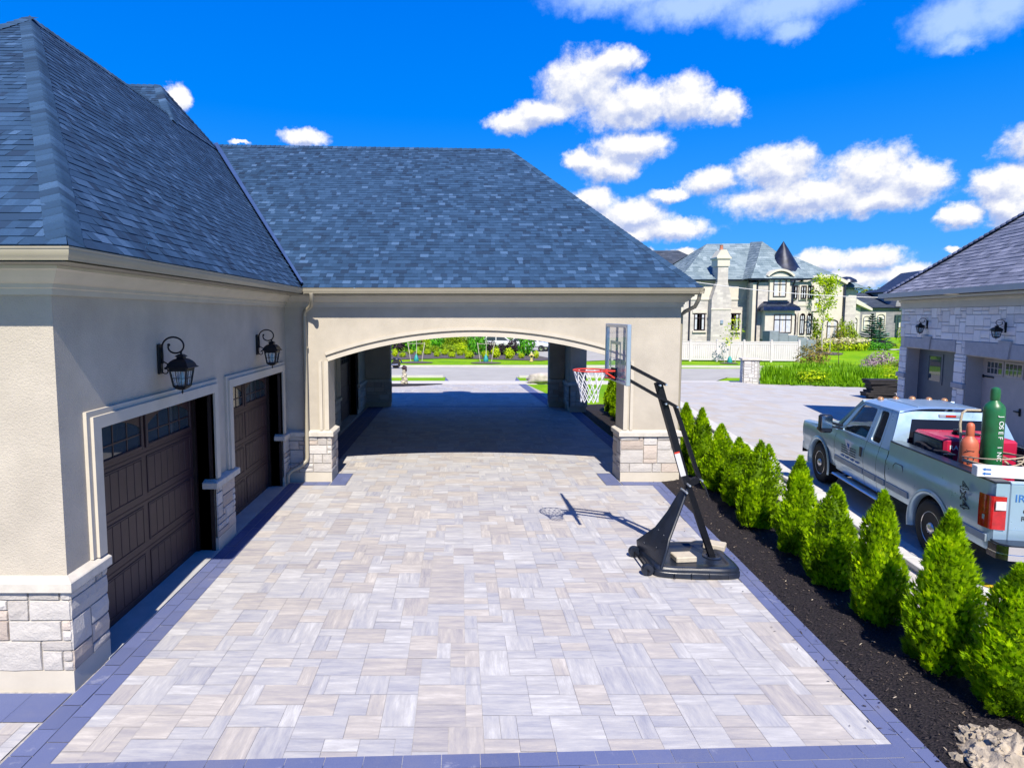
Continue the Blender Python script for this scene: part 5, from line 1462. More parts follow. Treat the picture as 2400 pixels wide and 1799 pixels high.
m = MB(); stone_panel(m, (-8,0,0), (1,0,0), (0,-1,0), 8.0, 3.74, .14, .03, None, 0, rn, .2); m.build('stone_facing', [MT['stone_neigh'], MT['mortar_neigh']], ng)
for (y0, y1) in ((.30,3.14),(3.58,6.85)):
    m = MB(); yc = (y0+y1)/2; z0 = 2.55 if y0 < 1 else 2.50
    m.rbox(-.02,.055,y0,yc-.16,z0,2.86,.012); m.rbox(-.02,.055,yc+.16,y1,z0,2.86,.012)
    m.prism([(yc-.155,z0-.0),(yc+.155,z0-.0),(yc+.22,2.93),(yc-.22,2.93)], 'x', -.02, .085); m.build('lintel', MT['stone_lintel'], ng)
for (y0, y1) in ((-.06,.47),(3.08,3.64),(6.68,NL+.05)):
    m = MB(); m.rbox(-.01,.075,y0,y1,1.60,1.74,.01); m.build('belt_course', MT['stone_lintel'], ng)
m = MB(); sweep(m, [(0,3.74),(.05,3.74),(.05,3.92),(.09,3.94),(.09,3.99),(0,3.99)], [(-8,NL,0),(0,NL,0),(0,0,0),(-8,0,0)][::-1]); m.build('frieze', MT['cream'], ng)
m = MB(); m.box(-.34,-.32,.30,3.2,0,2.56); dr = m.build('garage_door', MT['door_grey'], ng); dr['label'] = 'dark grey door with one small window'
m = MB(); m.box(-.32,-.305,1.0,1.85,1.52,2.40); wf = m.build('window', MT['door_grey'], dr)
m = MB(); m.box(-.305,-.30,1.09,1.76,1.60,2.33); m.build('pane', MT['dark_glass'], wf)
m = MB(); m.box(-.32,.0,.45,.47,0,2.55); m.box(-.32,.0,3.08,3.1,0,2.55); m.box(-.32,.0,.47,3.08,2.53,2.549); m.box(-.36,.0,3.62,3.64,0,2.5); m.box(-.36,0,3.64,6.7,2.48,2.499); m.build('jamb', MT['neigh_door'], ng)
m = MB(); m.box(-.40,-.36,3.5,6.8,0,2.5)
for k in range(1,4): m.box(-.36,-.356,3.62,6.7,k*.62-.006,k*.62+.006)
dr = m.build('garage_door', MT['neigh_door'], ng); dr['label'] = 'taupe carriage style door with black strap hinges'
for k in range(4):
    a = 3.86+k*.72
    m = MB(); m.rbox(-.362,-.34,a-.05,a+.62,2.02,2.40,.006); wf = m.build('window', MT['neigh_door'], dr)
    m = MB(); m.box(-.34,-.337,a,a+.57,2.07,2.35); m.build('pane', MT['dark_glass'], wf)
    m = MB()
    for q in range(1,4): m.box(-.337,-.33,a+.57*q/4-.01,a+.57*q/4+.01,2.07,2.35)
    m.box(-.337,-.3305,a,a+.57,2.20,2.215); m.build('muntin', MT['neigh_door'], wf)
m = MB(); m.rbox(-.36,-.33,3.68,4.12,1.955,1.985,.005); m.rbox(-.36,-.33,3.68,3.72,1.93,2.01,.005); m.build('strap_hinge', MT['black_metal'], dr)
m = MB(); m.rbox(-.36,-.33,5.16,5.20,1.16,1.34,.005); m.rbox(-.34,-.30,5.02,5.2,1.24,1.27,.005); m.build('handle', MT['black_metal'], dr)
e0, e1, ez = .38, -.42, 4.20
m = MB()
hw = 4.6
A = V((e0,e1,ez)); B = V((e0,NL+.4,ez)); RA = V((e0-hw, e1+hw, ez+.91*hw)); RB = V((e0-hw, NL+.4-hw, ez+.91*hw)); C = V((e0-2*hw,NL+.4,ez)); D_ = V((e0-2*hw,e1,ez))
courses(m, A, B, RB, RA, .16, (.2,.42), .016, .16); courses(m, D_, A, RA, RA, .16, (.2,.42), .016, .16); courses(m, B, C, RB, RB, .3, (.3,.6)); courses(m, C, D_, RA, RB, .3, (.3,.6))
m.build('roof', MT['shingle_neigh'], ng)
m = MB(); caps(m, A+V((0,0,.02)), RA, D_, B, .15, lift=.03); m.build('hip_cap', MT['shingle_neigh'], ng, 60)
m = MB(); sweep(m, [(-.11,4.08),(0,4.08),(.0,4.20),(-.03,4.22),(-.11,4.22)], [(-8,e1-.02,0),(e0+.02,e1-.02,0),(e0+.02,NL+.4,0)][::-1] if False else [(e0+.02,NL+.4,0),(e0+.02,e1-.02,0),(-8,e1-.02,0)]); m.build('gutter', MT['cream'], ng)
m = MB(); m.box(0, e0, e1, NL+.4, 4.0, 4.06); m.box(-8, 0, e1, 0, 4.0, 4.06); m.build('soffit', MT['cream'], ng)
def ww(p): return ng.matrix_basis @ V(p)
for k, (p, lab) in enumerate((((.03,1.62,3.26), 'small black wall lantern on the stone garage above its dark grey door'), ((.03,5.15,3.24), 'small black wall lantern on the stone garage above its taupe carriage door'))):
    c = copy_tree(l1); M4 = Matrix.Translation(V((14.03,19.0,.08))) @ Matrix.Rotation(NA,4,'Z')
    c.location = M4 @ V(p); c.rotation_euler = (0,0,NA); c['label'] = lab; c['group'] = 'black lanterns on the neighbour garage'; c.scale = (.62,.62,.62)
# stack of dark planks beside it
names = ['topmost', 'second', 'third', 'fourth', 'fifth', 'sixth', 'seventh', 'eighth', 'ninth']
for k in range(9):
    ln = rn.uniform(1.0,1.3); m = MB(); m.rbox(-ln/2,ln/2,-.3,.3,0,.085,.008)
    o = m.build('plank', MT['plank']); o.location = (17.9+rn.uniform(-.2,.15), 25.2+rn.uniform(-.05,.05), .10+.092*(8-k)); o.rotation_euler = (0,0,rad(-8+rn.uniform(-5,5)))
    tag(o, (names[k] if k < 8 else 'bottom')+' plank from the top of the black stack by the stone garage', 'plank', 'black planks stacked by the stone garage')
# ------------------------------------------------------------ foliage helpers
def leafball(seed, n, size, shell=.45, lump=.28, fr=2.2, tone=0.0):
    """unit crown of many leaf faces (radius 1, centre 0)"""
    rr = random.Random(seed); m = MB()
    for k in range(n):
        d = V((rr.gauss(0,1), rr.gauss(0,1), rr.gauss(0,1))).normalized()
        rad_ = (1+lump*mnoise.noise(d*fr+V((seed*1.7,0,0))))*(shell+(1-shell)*rr.random()**.6)
        c = d*rad_
        nrm = (d+V((rr.uniform(-.7,.7), rr.uniform(-.7,.7), rr.uniform(-.2,.9)))).normalized()
        u = nrm.orthogonal().normalized(); a = rr.random()*6.28
        w = nrm.cross(u); u, w = u*math.cos(a)+w*math.sin(a), w*math.cos(a)-u*math.sin(a)
        s = size*rr.uniform(.6,1.3)
        tn = min(1, max(0, .45+.75*mnoise.noise(c*2.6+V((0,seed,0)))+rr.uniform(-.22,.22)+tone))
        m.add([c-u*s, c-w*s*.55, c+u*s, c+w*s*.55], [(0,1,2,3)], (tn, rr.random(), 0))
    return m
LB = {}
def crown_mesh(mat, seed, n, size, **kw):
    key = (mat, seed, n, size)
    if key not in LB: LB[key] = leafball(seed, n, size, **kw).mesh('crown', MT[mat])
    return LB[key]
STEM = MB(); STEM.tube([(0,0,-1.0),(0,0,-.3),(.03,0,.3)], [.06,.05,.02], 6)
stem_me = STEM.mesh('stem', MT['trunk'])
def shrub(name, label, x, y, r, h, mat, seed=0, n=420, size=.13, group=None, z=0.0, cat='shrub'):
    t = thing(name, label, cat, (x, y, z+h*.5), seed*1.3, group)
    c = link('crown', crown_mesh(mat, seed % 3, n, size), t); c.scale = (r, r, h*.56)
    s = link('stem', stem_me, t); s.scale = (r, r, h*.5)
    return t
# ------------------------------------------------------------ the street garden seen through the carport
S = [(-5.78,53.05,.25,.6),(-5.03,52.52,.29,.4),(-4.67,56.53,.32,.4),(-3.77,54.74,.28,.4),(-3.06,55.92,.37,.42),(-2.04,53.05,.31,.45),(-1.4,55.33,.36,.52),(-.71,52.25,.34,.44),
     (.01,54.74,.32,.42),(.63,55.92,.29,.4),(.79,50.96,.39,.56),(2.19,51.47,.34,.55),(3.08,51.47,.37,.82),(4.15,50.47,.40,.82),(5.23,50.96,.28,.4),(6.5,50.96,.25,.6)]
where = ['behind the motorcycle', 'left of the first staked sapling', 'behind the first staked sapling, upper left', 'between the legs of the first tree stakes', 'right of the first staked sapling',
         'front row, left of the middle', 'back row, below clipped olive mound', 'front row, lowest of the middle three', 'back row right of the middle', 'upper of the pair by the tall shrub', 'lower of the pair by the tall shrub',
         'behind the second staked sapling', 'large, just right of the second staked sapling', 'large, in front of the purple bushes', 'small, left of the fire hydrant', 'just behind the fire hydrant']
for i, (x, y, r, h) in enumerate(S):
    shrub('dwarf_shrub', 'round yellow green shrub in the street bed, '+where[i], x, y, r*1.08, h*1.1, 'leaf_yellow' if i not in (0,12,13,15) else 'leaf_lime', i, 650, .17, 'rounded yellow green shrubs of the street bed')
Bs = [('leaf_olive',-3.58,60.5,.55,.85,'clipped olive shrub left of the middle of the street bed'),('leaf_olive',-2.48,59.12,.52,.66,'clipped brownish olive shrub in the middle row of the street bed'),('leaf_olive',-1.42,62.7,.65,.6,'low clipped olive shrub behind the middle yellow shrubs'),('leaf_olive',-.75,58.45,.5,.6,'clipped olive shrub right of the middle of the street bed'),
      ('leaf_lime',.06,60.5,.8,.85,'wide yellow shrub left of the tall green shrub'),('leaf_green',-4.96,60.5,.95,1.6,'bushy dark green shrub behind the first tree stakes'),('leaf_green',-2.55,67.6,.85,1.9,'big green shrub standing behind the middle of the street bed'),
      ('leaf_green',1.2,55.33,.5,2.1,'tall green shrub, left of the close pair at the second tree stakes'),('leaf_green',2.0,55.6,.58,2.2,'tall green shrub, right of the close pair at the second tree stakes'),('leaf_green',5.3,70.0,.95,2.0,'green shrub between the two white cars'),('leaf_green',6.04,54.17,.78,2.1,'tall green shrub behind the fire hydrant'),
      ('leaf_purple',-6.22,59.8,.75,1.3,'dark purple bush at the left edge of the arch view'),('leaf_purple',3.03,56.53,.55,1.15,'dark purple bush, left of the three in a row'),('leaf_purple',3.91,55.4,.62,1.0,'dark purple bush, middle of the three in a row'),('leaf_purple',4.86,55.4,.58,1.35,'dark purple bush, right of the three in a row'),
      ('leaf_lime',-1.84,80,.9,.9,'lime bush behind the long clipped hedge, left one'),('leaf_lime',-.3,81,.8,1.0,'lime bush behind the long clipped hedge, right one'),('leaf_yellow',-4.3,76,.7,1.8,'golden shrub far behind the street bed'),('leaf_rust',-5.0,72,.6,1.2,'reddish shrub far behind the street bed')]
for i, (mt, x, y, r, h, lab) in enumerate(Bs): shrub('bush', lab, x, y, r*1.05, h*1.08, mt, i, 520, .15)
m = MB(); rr = random.Random(4)
for k in range(2200):
    x = rr.uniform(-2.1,1.4); y = 74.4+rr.uniform(-.6,.6); z = rr.uniform(.05,1.15)
    s = rr.uniform(.05,.09); n_ = V((rr.uniform(-1,1), rr.uniform(-1,.2), rr.uniform(-.2,1))).normalized(); u = n_.orthogonal().normalized(); w = n_.cross(u)
    m.add([V((x,y,z))-u*s, V((x,y,z))-w*s, V((x,y,z))+u*s, V((x,y,z))+w*s], [(0,1,2,3)], (rr.random()*.8, 0, 0))
tag(m.build('clipped_hedge', MT['leaf_olive']), 'long low clipped hedge across the back of the street bed', 'hedge')
def staked(x, y, lab, seed):
    t = thing('staked_sapling', lab, 'tree', (x, y, .05), 0, 'staked street saplings with teal water bags')
    m = MB(); m.tube([(0,0,0),(.03,.02,1.3),(-.02,0,2.6)], [.03,.025,.012], 6); m.build('trunk', MT['pale_bark'], t)
    for s in (-1,1):
        m = MB(); m.tube([(s*.42,0,-.05),(s*.66,0,1.52)], .032, 6); m.build('stake', MT['stake'], t)
    m = MB(); m.tube([(-.62,0,1.42),(.62,0,1.42)], .02, 5); m.build('tie', MT['stake'], t)
    m = MB(); m.lathe([(.15,0),(.20,.1),(.17,.3),(.08,.52),(.03,.62)], (0,-.03,0), 10); m.build('water_bag', MT['teal_bag'], t, 60)
    c = link('crown', crown_mesh('leaf_yellow', 1, 90, .22), t); c.location = (0,0,2.9); c.scale = (.5,.5,.7)
staked(-3.4, 46.4, 'staked sapling with teal water bag beside the motorcycle, through the arch', 1)
staked(2.0, 46.0, 'staked sapling with teal water bag in the middle of the arch view', 2)
# hydrant
h = thing('fire_hydrant', 'yellow fire hydrant on the grass verge across the road', 'fire hydrant', (5.68,47.4,0))
m = MB(); m.lathe([(.17,0),(.17,.05),(.11,.06),(.105,.44),(.15,.45),(.15,.50),(.12,.52),(.11,.60),(.06,.68),(.03,.70),(.03,.74),(0,.745)], (0,0,0), 18); m.build('barrel', MT['hydrant'], h, 40)
for s in (-1,1):
    m = MB(); m.tube([(0,0,.47),(s*.2,0,.47)], .06, 10); m.build('outlet', MT['hydrant'], h, 50)
m = MB(); m.tube([(0,0,.44),(0,-.17,.44)], .075, 12); m.build('pumper_outlet', MT['black_metal'], h)
# carved ornament and boulder by the sidewalk
st = thing('garden_statue', 'pale carved stone ornament with a dark purple top at the edge of the mulch bed', 'statue', (-2.95,31.55,.03))
m = MB(); rr = random.Random(8)
for (z, r, q) in ((.10,.20,.8),(.26,.17,.9),(.42,.15,1.1),(.56,.13,1),(.70,.12,1),(.82,.10,1)): m.blob((rr.uniform(-.02,.02),0,z), r, 10, .5, int(z*50), None, (1,1,q), 2.6)
m.rbox(-.19,.19,-.17,.17,-.02,.08,.02); m.build('carved_body', MT['statue'], st, 60)
m = MB(); m.blob((-.01,0,.98), .15, 10, .35, 3, None, (.95,.9,1.0)); m.blob((.10,-.02,.86), .08, 8, .3, 5, None, (.7,.8,1.4)); m.build('dark_top', MT['leaf_purple_solid'], st, 60); st.scale = (.92,.92,.84)
m = MB(); m.blob((0,0,.26), .5, 16, .45, 12, None, (1.75,.9,.62), 1.4); o = m.build('boulder', MT['boulder'], None, 40); o.location = (4.42,31.9,0); tag(o, 'big flat pale limestone boulder beside the drive, partly behind the carport pier', 'boulder')
# motorcycle parked along the far kerb
mb = thing('motorcycle', 'black and blue motorcycle parked at the far side of the road', 'motorcycle', (-5.1,41.0,.0))
for x in (-.78,.70):
    w = bpy.data.objects.new('wheel', None); COL.objects.link(w); w.parent = mb; w.location = (x,0,.31)
    m = MB(); m.lathe([(.22,-.05),(.29,-.06),(.31,0),(.29,.06),(.22,.05)], (0,0,0), 26, axis='y'); m.build('tyre', MT['rubber'], w, 40)
    m = MB(); m.lathe([(.22,-.03),(.20,0),(.22,.03)], (0,0,0), 24, axis='y')
    for k in range(10): m.tube([(0,0,0),(.21*math.cos(k*.628),0,.21*math.sin(k*.628))], .008, 5)
    m.lathe([(.0,-.05),(.05,-.05),(.05,.05),(0,.05)], (0,0,0), 10, axis='y'); m.build('rim', MT['chrome'], w)
m = MB(); m.blob((-.1,0,.74), .2, 10, .05, 1, None, (1.5,.75,.75)); m.build('fuel_tank', MT['bike_blue'], mb, 60)
m = MB(); m.blob((.38,0,.68), .18, 10, .05, 2, None, (1.7,.75,.5)); m.blob((.72,0,.62), .16, 8, .05, 3, None, (1.4,.6,.5)); m.build('seat', MT['black_plastic'], mb, 60)
m = MB(); m.tube([(.98*math.cos(rad(a))*.42+.70, 0, .31+.40*math.sin(rad(a))) for a in range(10,150,14)], .05, 6); m.build('rear_fender', MT['bike_blue'], mb, 60)
m = MB(); m.rbox(-.3,.25,-.16,.16,.2,.56,.05); m.build('engine', MT['alu'], mb)
m = MB(); m.tube([(-.1,-.17,.3),(.3,-.2,.26),(.85,-.2,.3)], [.03,.04,.05], 8); m.build('exhaust', MT['chrome'], mb)
m = MB(); m.tube([(-.78,0,.31),(-.48,0,.95),(-.42,0,1.0)], .03, 6); m.tube([(-.42,-.36,1.06),(-.46,0,.98),(-.42,.36,1.06)], .016, 6); m.build('handlebar', MT['chrome'], mb)
m = MB(); m.rbox(.95,1.0,-.06,.06,.52,.6,.01); m.build('tail_lamp', MT['tail_red'], mb)
m = MB(); m.tube([(.0,.1,.3),(-.05,.32,.0)], .014, 5); m.build('side_stand', MT['black_metal'], mb)
# two white cars behind the bushes
def white_car(loc, rz, label):
    t = thing('parked_car', label, 'car', loc, rz, 'white cars behind the street bed')
    m = MB()
    sec = [(-2.2,.55,.95),(-2.1,.45,1.02),(-1.5,.40,1.05),(-.9,.40,1.02),(0,.40,1.0),(.9,.40,.98),(1.2,.42,.95),(2.0,.45,.82),(2.25,.55,.70)]
    def bodyf(a, b):
        f = a*(len(sec)-1); i = min(int(f), len(sec)-2); k = f-i
        x = sec[i][0]*(1-k)+sec[i+1][0]*k; z0 = sec[i][1]*(1-k)+sec[i+1][1]*k; z1 = sec[i][2]*(1-k)+sec[i+1][2]*k
        th = 2*math.pi*b; c, s = math.cos(th), math.sin(th); hw = .9-.12*abs(a*2-1)**4
        return (x, math.copysign(abs(c)**.35, c)*hw, (z0+z1)/2+math.copysign(abs(s)**.5, s)*(z1-z0)/2)
    grid_fn(m, bodyf, 32, 24); m.build('body', MT['white_car'], t, 60)
    m = MB(); m.prism([(-2.0,1.0),(1.15,.96),(.35,1.50),(-1.5,1.52)], 'y', -.72, .72); cab_ = m.build('cabin', MT['white_car'], t)
    for s in (-1,1):
        for q in ([(-1.75,1.03),(-.55,1.02),(-.55,1.44),(-1.4,1.44)], [(-.45,1.02),(.85,1.0),(.30,1.43),(-.45,1.44)]):
            m = MB(); m.prism(q, 'y', min(.715*s,.735*s), max(.715*s,.735*s)); m.build('side_window', MT['dark_glass'], cab_)
    m = MB(); m.add([(1.10,-.66,1.02),(1.10,.66,1.02),(.42,.62,1.46),(.42,-.62,1.46)], [(0,1,2,3)]); m.build('windscreen', MT['dark_glass'], cab_)
    for x in (-1.35,1.35):
        for s in (-1,1):
            w = bpy.data.objects.new('wheel', None); COL.objects.link(w); w.parent = t; w.location = (x,.82*s,.33)
            m = MB(); m.lathe([(.2,-.1),(.32,-.1),(.34,0),(.32,.1),(.2,.1)], (0,0,0), 22, axis='y'); m.build('tyre', MT['rubber'], w, 40)
            m = MB(); m.lathe([(0,-.105),(.2,-.1),(.22,-.06),(.22,.06),(.2,.1),(0,.105)], (0,0,0), 16, axis='y'); m.build('rim', MT['chrome'], w)
    m = MB(); m.rbox(2.05,2.2,-.75,-.45,.66,.78,.03); m.build('headlight', MT['tail_white'], t)
    m = MB(); m.rbox(2.05,2.2,.45,.75,.66,.78,.03); m.build('headlight', MT['tail_white'], t)
white_car((4.2,64.0,0), rad(8), 'white car parked behind the purple bushes, left one, its wheel showing')
white_car((7.4,62.0,0), rad(-25), 'white car with its nose showing right of the tall green shrub by the hydrant')

# ------------------------------------------------------------ houses in the distance
def part(name, mat, parent, fn, smooth=None):
    m = MB(); fn(m); return m.build(name, MT[mat], parent, smooth)
def window(parent, x0, x1, z0, z1, y, cols=2, arch=0, curtain=.5, mull=.62):
    m = MB(); d = .10
    ar = arch_pts(x0, x1, z1-arch, arch, 10) if arch else [(x0, z1), (x1, z1)]
    out = [(x0, z0)]+ar+[(x1, z0)]
    cx, cz = (x0+x1)/2, (z0+z1)/2
    inn = [(cx+(p-cx)*(1-.11/(x1-x0)), cz+(q-cz)*(1-.11/(z1-z0))) for p, q in out]
    n_ = len(out)
    for i in range(n_):
        j = (i+1) % n_
        m.add([(out[i][0],y-.05,out[i][1]),(out[j][0],y-.05,out[j][1]),(inn[j][0],y-.05,inn[j][1]),(inn[i][0],y-.05,inn[i][1]),(inn[i][0],y+.06,inn[i][1]),(inn[j][0],y+.06,inn[j][1])], [(0,1,2,3),(3,2,5,4)])
    for k in range(1, cols): xx = x0+(x1-x0)*k/cols; m.box(xx-.022, xx+.022, y-.045, y+.02, z0+.06, z1-.06-arch*.2)
    zz = z0+(z1-z0)*mull; m.box(x0+.06, x1-.06, y-.044, y+.02, zz-.022, zz+.022)
    w = m.build('window', MT['window_frame'], parent)
    m = MB(); m.add([(p,y+.03,q) for p, q in inn], [tuple(range(n_))]); m.build('pane', MT['dark_glass'], w)
    if curtain:
        m = MB(); ww_ = (x1-x0)*curtain*.5
        for (a, b) in ((x0+.1, x0+.1+ww_), (x1-.1-ww_, x1-.1)): m.box(a, b, y+.015, y+.022, z0+.1, z1-.12-arch*.5)
        m.build('curtain', MT['curtain'], w)
    return w
vh = thing('turreted_house', 'two storey grey stone house with tall chimney and dark pointed turret behind white fence', 'house', (26,54,0), world=True)
part('wall', 'farstone', vh, lambda m: (m.box(19.95,26.0,54.3,66,-.3,5.14), m.box(25.9,29.2,52.7,66,-.3,6.55)))
part('upper_wall', 'cream', vh, lambda m: m.box(19.95,26.0,54.3,66,5.145,6.75))
part('quoin', 'cream', vh, lambda m: (m.box(25.62,25.95,52.62,53.2,-.3,6.5), m.box(19.87,20.15,54.22,54.6,-.3,5.1)))
part('string_course', 'cream', vh, lambda m: m.box(19.9,25.9,54.22,54.299,5.05,5.20))
m = MB(); tn = 14; tc = (30.0,54.2)
m.lathe([(1.5,-.3),(1.5,6.6)], (tc[0],tc[1],0), tn); m.box(29.0,31.4,54.6,66,-.3,6.6); m.build('turret_wall', MT['farstone'], vh)
m = MB()
for zz, r in ((6.35,1.58),(4.6,1.56)): m.lathe([(r-.1,zz-.12),(r,zz-.12),(r,zz+.12),(r-.1,zz+.12)], (tc[0],tc[1],0), tn)
m.build('turret_band', MT['cream'], vh)
EV = 6.86
m = MB(); kw_ = dict(course=.30, tabs=(.3,.7), lift=.02)
A0 = V((19.4,53.8,EV)); B0 = V((31.2,53.8,EV)); C0 = V((31.2,67,EV)); D0 = V((19.4,67,EV)); r0 = V((23.9,58.6,10.55)); r1 = V((28.7,58.6,10.6))
courses(m, A0, B0, r1, r0, flare=.5, **kw_); courses(m, D0, A0, r0, r0, flare=.5, **kw_); courses(m, B0, C0, r1, r1, flare=.5, **kw_); courses(m, C0, D0, r0, r1, **kw_)
P0 = V((25.2,52.2,EV)); P1 = V((30.9,52.2,EV)); P2 = V((30.9,58,EV)); P3 = V((25.2,58,EV)); q0 = V((28.1,56.3,10.5)); q1 = V((28.2,58.8,10.75))
courses(m, P0, P1, q0, q0, flare=.5, **kw_); courses(m, P1, P2, q1, q0, flare=.5, **kw_); courses(m, P3, P0, q0, q1, flare=.5, **kw_)
m.build('roof', MT['shingle_far'], vh)
part('eave_board', 'dark_copper', vh, lambda m: (m.box(19.45,25.2,53.85,54.3,6.74,6.86), m.box(25.25,30.85,52.25,52.7,6.74,6.86)))
m = MB(); m.lathe([(2.30,6.84),(2.30,6.9),(1.85,7.25),(1.40,7.9),(.92,8.75),(.42,9.65),(0,10.35)], (29.25,54.75,0), 18); m.build('turret_roof', MT['dark_copper'], vh, 20)
ch = part('chimney', 'farstone', vh, lambda m: (m.box(22.45,24.2,53.55,54.29,-.3,5.1), m.prism([(22.45,5.1),(24.2,5.1),(23.82,6.6),(22.9,6.6)], 'y', 53.55, 54.6), m.box(22.9,23.82,53.55,54.7,6.6,8.0)))
m = MB(); m.box(22.82,23.9,53.47,54.78,8.0,8.65); m.box(22.72,24.0,53.37,54.88,8.65,8.8); m.prism([(22.72,8.8),(24.0,8.8),(23.62,9.45),(23.12,9.45)], 'y', 53.55, 54.7); m.build('chimney_cap', MT['cream'], ch)
m = MB(); m.lathe([(.16,9.45),(.19,9.5),(.14,9.6),(.14,9.85),(.17,9.9),(0,9.9)], (23.37,54.1,0), 12); m.build('chimney_pot', MT['pot_red'], ch)
m = MB(); m.box(22.4,24.25,53.5,53.549,4.15,4.3); m.build('chimney_band', MT['cream'], ch)
m = MB(); m.rbox(23.25,23.5,53.44,53.54,2.9,3.25,.02); m.build('wall_lamp', MT['alu'], vh)
for (x0, x1) in ((21.2,22.2),(24.3,25.3)):
    m = MB(); m.box(x0-.15,x1+.15,54.2,54.299,3.87,4.1); m.build('lintel', MT['cream'], vh); m = MB(); m.box(x0-.12,x1+.12,54.15,54.299,2.12,2.28); m.build('sill', MT['cream'], vh)
    window(vh, x0, x1, 2.3, 3.86, 54.27, 2, 0, .35, .72)
m = MB(); m.box(21.35,21.95,54.2,54.299,.9,1.4); m.build('window_surround', MT['cream'], vh); window(vh, 21.4, 21.9, .75, 1.30, 54.19, 1, 0, 0, .5)
m = MB(); m.box(26.45,29.0,51.95,52.69,1.6,4.25); m.build('bay', MT['cream'], vh); window(vh, 27.2, 28.75, 2.15, 3.75, 51.93, 3, 0, .8, .72)
m = MB()
def bayroof(a, b): return (26.1+3.2*a+(.45*b*(1-2*a)), 51.55+1.1*b, 4.2+.60*b**.6)
grid_fn(m, bayroof, 12, 8); grid_fn(m, lambda a, b: (26.1+.45*a, 51.55+1.12*a+(1.14-1.12*a)*b, 4.2+.60*a**.6), 8, 2, flip=True); grid_fn(m, lambda a, b: (29.3-.45*a, 51.55+1.12*a+(1.14-1.12*a)*b, 4.2+.60*a**.6), 8, 2)
m.box(26.12,29.28,51.58,52.69,4.05,4.2); m.box(26.6,28.8,52.55,52.69,4.8,4.88); m.build('bay_roof', MT['dark_copper_gloss'], vh, 40)
m = MB(); ar = arch_pts(27.0,28.75,7.0,.42,12); m.prism([(27.0,5.0)]+ar+[(28.75,5.0)], 'y', 52.45, 55.5); dm = m.build('dormer', MT['cream'], vh)
m = MB(); a = arch_pts(26.8,28.95,7.0,.5,12,.0); b = arch_pts(26.8,28.95,7.0,.5,12,.17)
for i in range(12): m.prism([a[i],a[i+1],b[i+1],b[i]][::-1], 'y', 52.25, 55.5)
m.build('dormer_hood', MT['cream'], dm); window(dm, 27.3, 28.42, 5.28, 6.95, 52.43, 2, .2, .5, .65)
for k, x in enumerate((29.35,30.05,30.8)):
    y = tc[1]-math.sqrt(max(.05, 1.5**2-(x-tc[0])**2))-.06
    m = MB(); m.box(x-.36,x+.36,y-.02,y+.5,5.0,6.4); m.build('window_surround', MT['cream'], vh); window(vh, x-.24, x+.24, 5.1, 6.25, y-.05, 1, 0, .3, .6)
    m = MB(); ar = arch_pts(x-.34,x+.34,3.75,.3,8); m.prism([(x-.34,1.8)]+ar+[(x+.34,1.8)], 'y', y-.02, y+.5); m.build('window_surround', MT['cream'], vh); window(vh, x-.22, x+.22, 2.0, 3.85, y-.05, 1, .2, .7, .7)
for x, y in ((20.75,54.2),(25.98,52.58),(29.1,52.55)):
    m = MB(); m.tube([(x,y,-.2),(x,y,6.3),(x,y-.3,6.75)], .07, 6); m.build('downpipe', MT['dark_copper'], vh)
# cream wing at the right with a segmental gable
m = MB(); ar = arch_pts(31.5,35.4,6.55,.55,14); m.prism([(31.5,-.3)]+ar+[(35.4,-.3)], 'y', 55.5, 66); m.build('wing_wall', MT['cream'], vh)
m = MB(); a = arch_pts(31.4,35.5,6.5,.6,14,0); b = arch_pts(31.4,35.5,6.5,.6,14,.28)
for i in range(14): m.prism([a[i],a[i+1],b[i+1],b[i]][::-1], 'y', 55.2, 55.9)
m.build('wing_cornice', MT['cream'], vh)
m = MB(); courses(m, (31.4,56.4,6.5), (38.2,56.4,6.2), (33.6,61,9.6), (32.4,61,9.6), **kw_); courses(m, (38.2,56.4,6.2), (38.2,67,6.2), (33.6,61,9.6), (33.6,61,9.6), **kw_); m.build('wing_roof', MT['shingle_far'], vh)
m = MB(); m.box(35.42,37.6,57.0,66,-.3,6.1); m.build('rear_wall', MT['farstone'], vh)
m = MB(); m.lathe([(.9,6.75),(.8,7.0),(.35,7.25),(0,7.3)], (36.3,56.6,0), 14); m.build('turret_roof', MT['dark_copper'], vh, 30)
window(vh, 32.2, 33.2, 4.0, 6.0, 55.48, 1, .3, .4, .7); window(vh, 34.0, 35.0, 1.2, 3.3, 55.48, 1, .2, .5, .7)
m = MB(); m.box(35.35,35.5,55.3,55.45,-.2,6.4); m.build('downpipe', MT['dark_copper'], vh)
